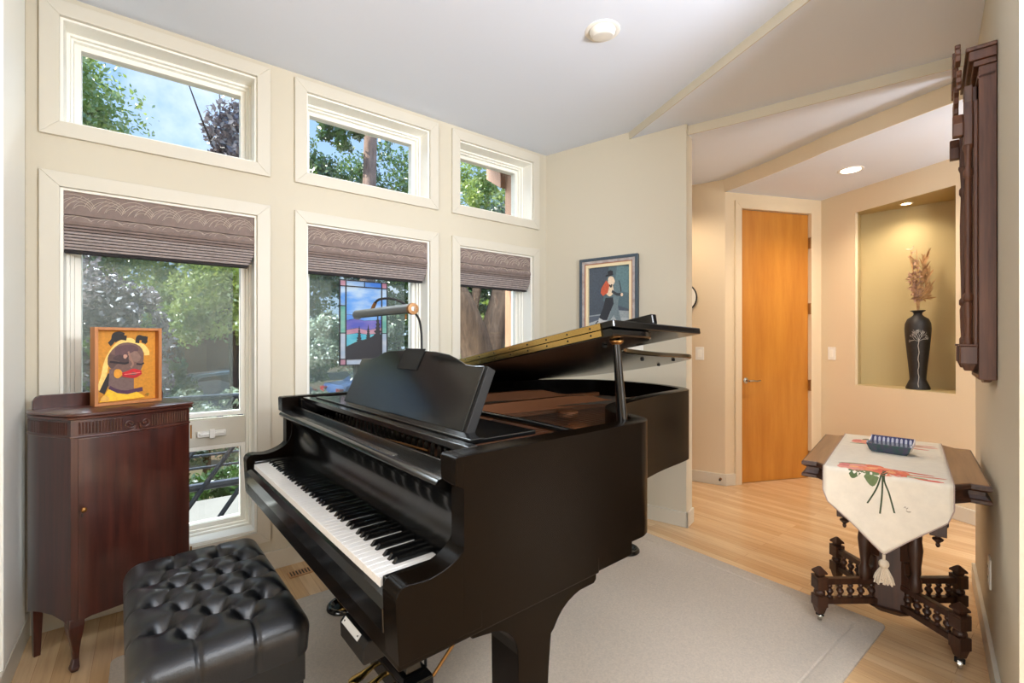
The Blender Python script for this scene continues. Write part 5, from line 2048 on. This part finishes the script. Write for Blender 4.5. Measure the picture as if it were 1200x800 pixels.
# pedestal: slab core with turned half columns
B = MB()
B.box((cx0 - .055, -.055, .075), (cx0 + .055, .055, .64))
B.frustum((cx0, 0, .055), (.07, .07), (cx0, 0, .09), (.15, .15))
B.build('pedestal', WN, tb, bevel=.006)
for sx, sy in ((-1, -1), (1, -1), (1, 1), (-1, 1)):
    B = MB()
    B.lathe([(.016, .20), (.022, .22), (.022, .25), (.014, .27), (.020, .32), (.026, .38), (.020, .43), (.014, .45), (.024, .46), (.024, .50), (.016, .52), (.020, .60)], c=(cx0 + sx * .085, sy * .085, 0), n=14)
    B.build('turned_column', WN, tb, smooth=True)
    # scrolled bracket
    a = math.atan2(sy, sx)
    T = Matrix.Translation((cx0, 0, 0)) @ Matrix.Rotation(a, 4, 'Z')
    B = MB()
    prof = [(.06, .30), (.10, .315), (.115, .345), (.105, .375), (.125, .395), (.135, .43), (.125, .46), (.155, .485), (.205, .52), (.245, .56), (.27, .60), (.27, .665), (.06, .665)]
    B.prism(prof, -.014, .014, axis=1, T=T)
    B.build('bracket', WN, tb, bevel=.003)
    # block with boss and pendant
    c = T @ Vector((.215, 0, 0))
    B = MB()
    B.box((c.x - .026, c.y - .026, .480), (c.x + .026, c.y + .026, .575))
    for axs, s in ((0, -1), (0, 1), (1, -1), (1, 1)):
        cc = (c.x + (s * .026 if axs == 0 else 0), c.y + (s * .026 if axs == 1 else 0), .528)
        B.lathe([(.014, -.006), (.014, .004), (.008, .006)] if s > 0 else [(.008, -.006), (.014, -.004), (.014, .006)], c=cc, n=12, axis=axs)
    B.lathe([(.004, .430), (.008, .440), (.005, .448), (.018, .460), (.018, .466), (.008, .470), (.012, .482)], c=(c.x, c.y, 0), n=12)
    B.build('pendant_block', WN, tb, bevel=.002)

posts = [(-.262, .237), (.165, .215), (.150, -.232), (-.258, -.212)]
for i, (px_, py_) in enumerate(posts):
    d_ = Vector((px_ - cx0, py_))
    a = math.atan2(d_.y, d_.x)
    L = d_.length
    T = Matrix.Translation((cx0, 0, 0)) @ Matrix.Rotation(a, 4, 'Z')
    for z0, z1 in ((.092, .118), (.178, .204)):
        B = MB(); B.box((.05, -.014, z0), (L - .02, .014, z1), T); B.build('rail', WN, tb, bevel=.004)
    for k in range(5):
        x = .085 + (L - .13) * k / 4.0
        c = T @ Vector((x, 0, 0))
        B = MB(); B.lathe([(.006, .117), (.012, .122), (.007, .128), (.010, .136), (.0155, .146), (.013, .154), (.006, .160), (.011, .166), (.011, .172), (.006, .179)], c=(c.x, c.y, 0), n=10)
        B.build('spindle', WN, tb, smooth=True)
    # scroll where the upper rail climbs to the pedestal
    B = MB(); B.prism([(.05, .204), (.12, .204), (.11, .235), (.085, .255), (.08, .30), (.05, .31)], -.012, .012, axis=1, T=T); B.build('scroll', WN, tb, bevel=.003)
    c = T @ Vector((L, 0, 0))
    P = Matrix.Translation((c.x, c.y, 0)) @ Matrix.Rotation(a, 4, 'Z') @ Matrix.Diagonal((.9, .9, 1, 1))
    B = MB()
    B.box((-.026, -.026, .082), (.026, .026, .130), P)
    B.lathe([(.018, .128), (.025, .136), (.025, .146), (.018, .154), (.022, .158)], n=12, T=P)
    B.box((-.026, -.026, .158), (.026, .026, .205), P)
    B.frustum((0, 0, .050), (.030, .030), (0, 0, .083), (.046, .046), P)
    B.frustum((0, 0, .205), (.052, .052), (0, 0, .215), (.052, .052), P)
    B.frustum((0, 0, .215), (.030, .030), (0, 0, .226), (.034, .034), P)
    B.frustum((0, 0, .226), (.050, .050), (0, 0, .234), (.050, .050), P)
    B.frustum((0, 0, .234), (.050, .050), (0, 0, .256), (.008, .008), P)
    po = B.build('post', WN, tb, bevel=.002)
    zf = zr + .001 if i == 0 else 0.0
    B = MB()
    B.lathe([(.010, .052), (.010, .040)], c=(c.x, c.y, 0), n=10)
    B.tube([(c.x + .004, c.y - .012, .042), (c.x + .010, c.y - .012, .022 + zf)], .004, 6)
    B.tube([(c.x + .004, c.y + .012, .042), (c.x + .010, c.y + .012, .022 + zf)], .004, 6)
    cf = B.build('caster', M['rubber'], po, smooth=True)
    B = MB(); B.lathe([(.006, -.008), (.020, -.007), (.021, 0), (.020, .007), (.006, .008)], c=(c.x + .010, c.y, .021 + zf), n=16, axis=1); B.build('caster_wheel', M['chrome'], cf, smooth=True)

# runner with embroidered flowers
rn = empty('table_runner', (2.647, .604, 0), TA)
tag(rn, 'cream table runner with embroidered red flowers and a pointed end over the hall table', 'table runner')
yc, hw = .008, .194
zt = .7425
tipz = .435
B = MB()
vs, fs = [], []
NX, NYr = 40, 24


def run_pt(s, y):
    """s: 0 at the far hem, runs over the top and down the front; y across"""
    top_len = .865
    x0_ = .425
    fx = -.436
    yy = yc + y * hw
    if s < top_len:
        return (x0_ - s, yy, zt + .0008 * sin(9 * s) * sin(5 * y))
    q = s - top_len
    rr = .012
    if q < rr * pi / 2:
        a = q / rr
        return (fx - rr * sin(a) * .9, yy, zt - rr * (1 - cos(a)))
    dz = q - rr * pi / 2 + rr
    return (fx - rr * .9 - .006 * sin(y * 7 + 1) * min(1, dz / .08) - .012 * dz, yy, zt - dz)


def hem(y):
    """hanging length at position y across (-1..1): a point with rounded corners"""
    a = abs(y)
    L0 = (zt - tipz)
    side = .135
    v_ = L0 - (L0 - side) * a / .97
    if a > .93:
        v_ -= (a - .93) / .07 * .03
    return v_


rowsn = 46
for i in range(rowsn + 1):
    for j in range(NYr + 1):
        y = -1 + 2 * j / NYr
        total = .865 + hem(y)
        s = (.865 * i / 26) if i <= 26 else .865 + (total - .865) * (i - 26) / (rowsn - 26)
        if y == 0 and i == rowsn:
            pass
        vs.append(run_pt(s, y))
for i in range(rowsn):
    for j in range(NYr):
        a = i * (NYr + 1) + j
        fs.append((a, a + 1, a + NYr + 2, a + NYr + 1))
B.add(vs, fs)
o = B.build('cloth', M['cloth'], rn, smooth=True, angle=180)
md = o.modifiers.new('thickness', 'SOLIDIFY')
md.thickness = .0016
md.offset = 0
B = MB()
edge = [vs[i * (NYr + 1)] for i in range(rowsn + 1)] + [vs[rowsn * (NYr + 1) + j] for j in range(1, NYr + 1)] + [vs[i * (NYr + 1) + NYr] for i in range(rowsn - 1, -1, -1)]
B.tube(edge, .0023, 6)
B.build('binding', M['piping'], rn, smooth=True)


def rs(s, y, up=.0014):
    p = Vector(run_pt(s, y))
    q = Vector(run_pt(s + .004, y))
    t = (q - p).normalized()
    n = Vector((0, 1, 0)).cross(t)
    if n.z < 0 and s < .86:
        n = -n
    if s >= .88 and n.x > 0:
        n = -n
    return p + n * up


B = MB(); mats = []


def applique(poly, rgb, up):
    m = paint(rgb, .9)
    if m not in mats: mats.append(m)
    B.slot(mats.index(m))
    n = len(poly)
    cs = sum(p[0] for p in poly) / n
    cy = sum(p[1] for p in poly) / n
    pts = [rs(cs, cy, up)] + [rs((p[0] + cs) / 2, (p[1] + cy) / 2, up) for p in poly] + [rs(p[0], p[1], up) for p in poly]
    fs = []
    for k in range(n):
        j = (k + 1) % n
        fs.append((0, 1 + k, 1 + j))
        fs.append((1 + k, 1 + n + k, 1 + n + j, 1 + j))
    B.add([tuple(p) for p in pts], fs)


def flower(s, y, r, rgb, rgb2, seed):
    for k in range(5):
        a = 2 * pi * k / 5 + seed
        applique(blob(s + r * .55 * cos(a), y + r * .55 * sin(a) / hw, r * .55, r * .5 / hw, 12, 0, .06, seed + k), rgb if k % 2 else rgb2, .0014 + .0001 * k)
    applique(blob(s, y, r * .28, r * .28 / hw, 10), (236, 170, 120), .0022)


def leaf_(s, y, L, W, a, rgb, up=.0013):
    poly = []
    for t in range(14):
        ang = 2 * pi * t / 14
        u_ = L * cos(ang) * .5
        w_ = W * sin(ang) * .5 * (1 - .35 * cos(ang))
        poly.append((s + u_ * cos(a) - w_ * sin(a), y + (u_ * sin(a) + w_ * cos(a)) / hw))
    applique(poly, rgb, up)


for base in (.805, .20):
    sg_ = 1 if base > .5 else -1
    leaf_(base + sg_ * .062, .46, .075, .046, .25, (88, 108, 70)); leaf_(base + sg_ * .075, .20, .085, .050, -.1, (104, 120, 80))
    leaf_(base - sg_ * .055, .55, .10, .022, 1.3, (128, 134, 92)); leaf_(base - sg_ * .04, .25, .10, .02, 1.6, (128, 134, 92))
    leaf_(base + sg_ * .05, -.42, .09, .022, 1.5, (130, 146, 100)); leaf_(base + sg_ * .03, -.30, .07, .02, 1.0, (130, 146, 100))
    flower(base + sg_ * .005, .50, .058, (214, 128, 122), (224, 150, 136), 1)
    flower(base - sg_ * .010, .20, .064, (222, 118, 86), (232, 142, 106), 2)
    flower(base + sg_ * .015, -.10, .056, (224, 126, 92), (216, 106, 84), 3)
    leaf_(base - sg_ * .03, -.40, .14, .016, 1.75, (214, 110, 92), .0016); leaf_(base + sg_ * .015, -.52, .16, .014, 1.45, (222, 128, 104), .0016); leaf_(base + sg_ * .06, -.62, .10, .014, 1.6, (214, 104, 90), .0016)
for p in ([(.81, -.02), (.88, .05), (.93, .12), (.99, .26)], [(.81, .02), (.88, .02), (.95, .03), (1.02, .06)], [(.80, -.1), (.88, .0), (.94, -.08), (1.01, -.16)]):
    pts = [(a.x, a.y) for a in crom([(q[0], q[1], 0) for q in p], 6)]
    for q0, q1 in zip(pts[:-1], pts[1:]):
        m = paint((62, 74, 50), .9)
        if m not in mats: mats.append(m)
        B.slot(mats.index(m))
        w = .0028
        B.add([tuple(rs(q0[0], q0[1] - w / hw, .0018)), tuple(rs(q0[0], q0[1] + w / hw, .0018)), tuple(rs(q1[0], q1[1] + w / hw, .0018)), tuple(rs(q1[0], q1[1] - w / hw, .0018))], [(0, 1, 2, 3)])
for p in ([(.985, -.30), (.980, -.32), (.988, -.34), (.982, -.36)], [(.994, -.33), (.998, -.36), (.996, -.40)]):
    for q0, q1 in zip(p[:-1], p[1:]):
        m = paint((150, 140, 124), .9)
        if m not in mats: mats.append(m)
        B.slot(mats.index(m))
        w = .0016
        B.add([tuple(rs(q0[0] - w, q0[1], .0018)), tuple(rs(q0[0] + w, q0[1], .0018)), tuple(rs(q1[0] + w, q1[1], .0018)), tuple(rs(q1[0] - w, q1[1], .0018))], [(0, 1, 2, 3)])
B.build('embroidered_flowers', mats, rn)
tp = Vector(run_pt(.865 + hem(0.0), 0.0))
B = MB()
B.tube([tuple(tp), (tp.x - .002, tp.y, tp.z - .02)], .005, 8)
B.ball((tp.x - .003, tp.y, tp.z - .034), .017, 14)
rgx = random.Random(5)
for k in range(46):
    a = 2 * pi * k / 46
    r = .010 + .008 * rgx.random()
    L = .050 + .012 * rgx.random()
    B.tube([(tp.x - .003 + .008 * cos(a), tp.y + .008 * sin(a), tp.z - .046), (tp.x - .003 + (r + .008) * cos(a), tp.y + (r + .008) * sin(a), tp.z - .046 - L * .6), (tp.x - .003 + (r + .014) * cos(a), tp.y + (r + .014) * sin(a), tp.z - .046 - L)], .0028, 4)
B.build('tassel', M['yarn'], rn, smooth=True)

# small ceramic dish
di = empty('ceramic_dish', (2.647 + .02 * cos(TA), .604 + .02 * sin(TA), zt + .0025), TA - radians(8))
tag(di, 'small flared ceramic dish with blue and green glaze on the table runner', 'dish')
M['teal'] = mat('teal_glaze', (34, 78, 72), .2, rgb2=(70, 60, 92), vscale=55, coat=.6)
M['navy'] = mat('navy_glaze', (34, 38, 92), .2, coat=.6)
M['paleg'] = mat('pale_glaze', (190, 190, 206), .25, coat=.5)
M['green_in'] = mat('green_inner_glaze', (96, 134, 118), .25, rgb2=(150, 170, 160), vscale=50, coat=.5)
B = MB()
a0 = (.068, .055); a1 = (.100, .078)
hz = .038


def rct(x, y, z):
    return [(-y, -x, z), (y, -x, z), (y, x, z), (-y, x, z)]


B.loft([rct(.062, .036, 0), rct(.070, .042, .010), rct(.080, .050, hz), rct(.078, .048, hz + .001)])
B.build('outer_wall', M['teal'], di)
B = MB(); B.loft([rct(.0785, .0485, hz + .0012), rct(.066, .038, .012)], caps=False); B.add(rct(.066, .038, .012), [(0, 1, 2, 3)]); B.build('inner_wall', M['green_in'], di)
B = MB(); ring(B, -.082, .082, 0, .1, .001, 0, .001) if False else None
B.loft([[(p[0] * 1.02, p[1] * 1.02, hz) for p in rct(.080, .050, hz)], [(p[0] * 1.02, p[1] * 1.02, hz + .003) for p in rct(.080, .050, hz)]])
B = MB()
# raised fluted back wall
T = Matrix.Translation((.048, 0, hz - .004)) @ Matrix.Rotation(radians(18), 4, 'Y')
B.box((-.003, -.078, 0), (.003, .078, .030), T); bw = B.build('back_panel', M['navy'], di, bevel=.001)
B = MB()
for k in range(9):
    y = -.064 + k * .016
    B.prism([(y - .0042, .002), (y + .0042, .002), (y + .0042, .020), (y, .025), (y - .0042, .020)], -.0046, -.0028, axis=0, T=T)
B.build('flutes', M['paleg'], bw)
for s in (-1, 1):
    B = MB()
    B.prism([(-.045, hz - .003), (-.035, hz + .010), (.0, hz + .004), (.035, hz + .014), (.052, hz + .026), (.048, hz - .003)], s * .078 - .002, s * .078 + .002, axis=1)
    B.build('end_wall', M['paleg'], di)

# ================================================================== wall clock
ck = empty('wall_clock')
ck.matrix_world = TR @ Matrix.Translation((.515, 0, 1.112))
tag(ck, 'tall carved walnut pendulum wall clock hanging close to the camera', 'clock')
CW = M['clockwood']
WK, HK = .36, 1.22
B = MB()
B.box((0, .002, 0), (.016, .048, 1.13)); B.box((WK - .016, .002, 0), (WK, .048, 1.13))
B.box((.016, .002, 0), (WK - .016, .010, 1.13))
B.box((.016, .002, 0), (WK - .016, .048, .016)); B.box((.016, .002, 1.114), (WK - .016, .048, 1.13))
B.build('case', CW, ck, bevel=.002)
B = MB(); ring(B, .020, WK - .020, .10, 1.02, .030, .048, .060); B.build('door_frame', CW, ck, bevel=.003)
B = MB(); B.box((.048, .051, .13), (WK - .048, .053, .99)); B.build('door_glass', M['glass'], ck)
# cornice
B = MB()
for d_, z0, z1 in ((.000, 1.085, 1.10), (.010, 1.13, 1.150), (.022, 1.150, 1.185), (.030, 1.185, 1.200)):
    B.box((-d_ * .6, .002, z0), (WK + d_ * .6, .052 + d_, z1))
B.build('cornice', CW, ck, bevel=.003)
# carved crest standing on the cornice
for x, h, y in ((.02, .075, .106), (WK / 2, .12, .108), (WK - .02, .075, .106)):
    B = MB()
    w = .055 if x != WK / 2 else .10
    poly = [(-w * .5, 0), (-w * .62, h * .25), (-w * .40, h * .40), (-w * .48, h * .62), (-w * .22, h * .74), (-w * .20, h * .92), (0, h), (w * .20, h * .92), (w * .22, h * .74), (w * .48, h * .62), (w * .40, h * .40), (w * .62, h * .25), (w * .5, 0)]
    B.prism([(x + a, 1.165 + b) for a, b in poly], y - .012, y + .004, axis=1)
    B.prism([(x + a * .8, 1.135 - b * .9) for a, b in poly], y - .014, y + .000, axis=1)
    B.build('crest', CW, ck, bevel=.003)
# arched head of the door: carved fan brackets
for s, x in ((1, .035), (-1, WK - .035)):
    B = MB()
    B.prism([(x - .018, .86), (x + .018, .86), (x + .022, .95), (x + .012, 1.02), (x + .024, 1.075), (x - .024, 1.075), (x - .012, 1.02), (x - .022, .95)], .062, .086, axis=1)
    B.prism([(x - .016, .90), (x + .016, .90), (x + .020, .945), (x, .985), (x - .020, .945)], .086, .116, axis=1)
    B.build('carved_bracket', CW, ck, bevel=.003)
    B = MB()
    B.lathe([(.006, .12), (.013, .125), (.013, .15), (.008, .158), (.010, .20), (.012, .27), (.008, .285), (.014, .292), (.014, .31), (.0075, .32), (.0105, .50), (.0115, .62), (.0085, .74), (.014, .75), (.014, .77), (.008, .78), (.011, .84), (.016, .855), (.016, .865)], c=(x, .074, 0), n=14)
    B.build('turned_column', CW, ck, smooth=True)
    B = MB()
    B.box((x - .020, .048, .055), (x + .020, .096, .120))
    B.frustum((x, .072, .030), (.020, .024), (x, .072, .056), (.036, .042))
    B.box((x - .022, .046, .120), (x + .022, .100, .128))
    B.build('column_base', CW, ck, bevel=.003)
B = MB(); B.prism([(.06, .99), (.10, 1.03), (.14, 1.055), (WK / 2, 1.065), (WK - .14, 1.055), (WK - .10, 1.03), (WK - .06, .99), (WK - .06, 1.085), (.06, 1.085)], .048, .070, axis=1); B.build('arch_panel', CW, ck, bevel=.003)
B = MB(); B.lathe([(.001, .018), (.095, .018), (.100, .022), (.100, .012), (.001, .012)], c=(WK / 2, 0, .84), n=40, axis=1, T=Matrix.Scale(-1, 4, Vector((0, 1, 0))) @ Matrix.Identity(4)); 
B = MB(); B.lathe([(.001, -.028), (.092, -.028), (.092, -.012), (.001, -.012)], c=(WK / 2, 0, .84), n=40, axis=1); B.build('dial', M['ivory'], ck)
B = MB(); B.lathe([(.092, -.032), (.104, -.030), (.104, -.012), (.092, -.012)], c=(WK / 2, 0, .84), n=40, axis=1); B.build('bezel', M['brass'], ck, smooth=True)
B = MB(); B.tube([(WK / 2, .022, .74), (WK / 2, .022, .31)], .0055, 8); B.box((WK / 2 - .014, .018, .34), (WK / 2 + .014, .024, .40)); B.build('pendulum_rod', M['brass'], ck)
B = MB(); B.lathe([(.001, -.034), (.050, -.028), (.056, -.022), (.050, -.016), (.001, -.012)], c=(WK / 2, 0, .28), n=30, axis=1); B.build('pendulum_bob', M['brass'], ck, smooth=True)
B = MB()
B.prism([(.08, 0), (WK - .08, 0), (WK - .11, -.012), (WK / 2, -.02), (.11, -.012)], .006, .030, axis=1)
B.build('base_drop', CW, ck, bevel=.003)
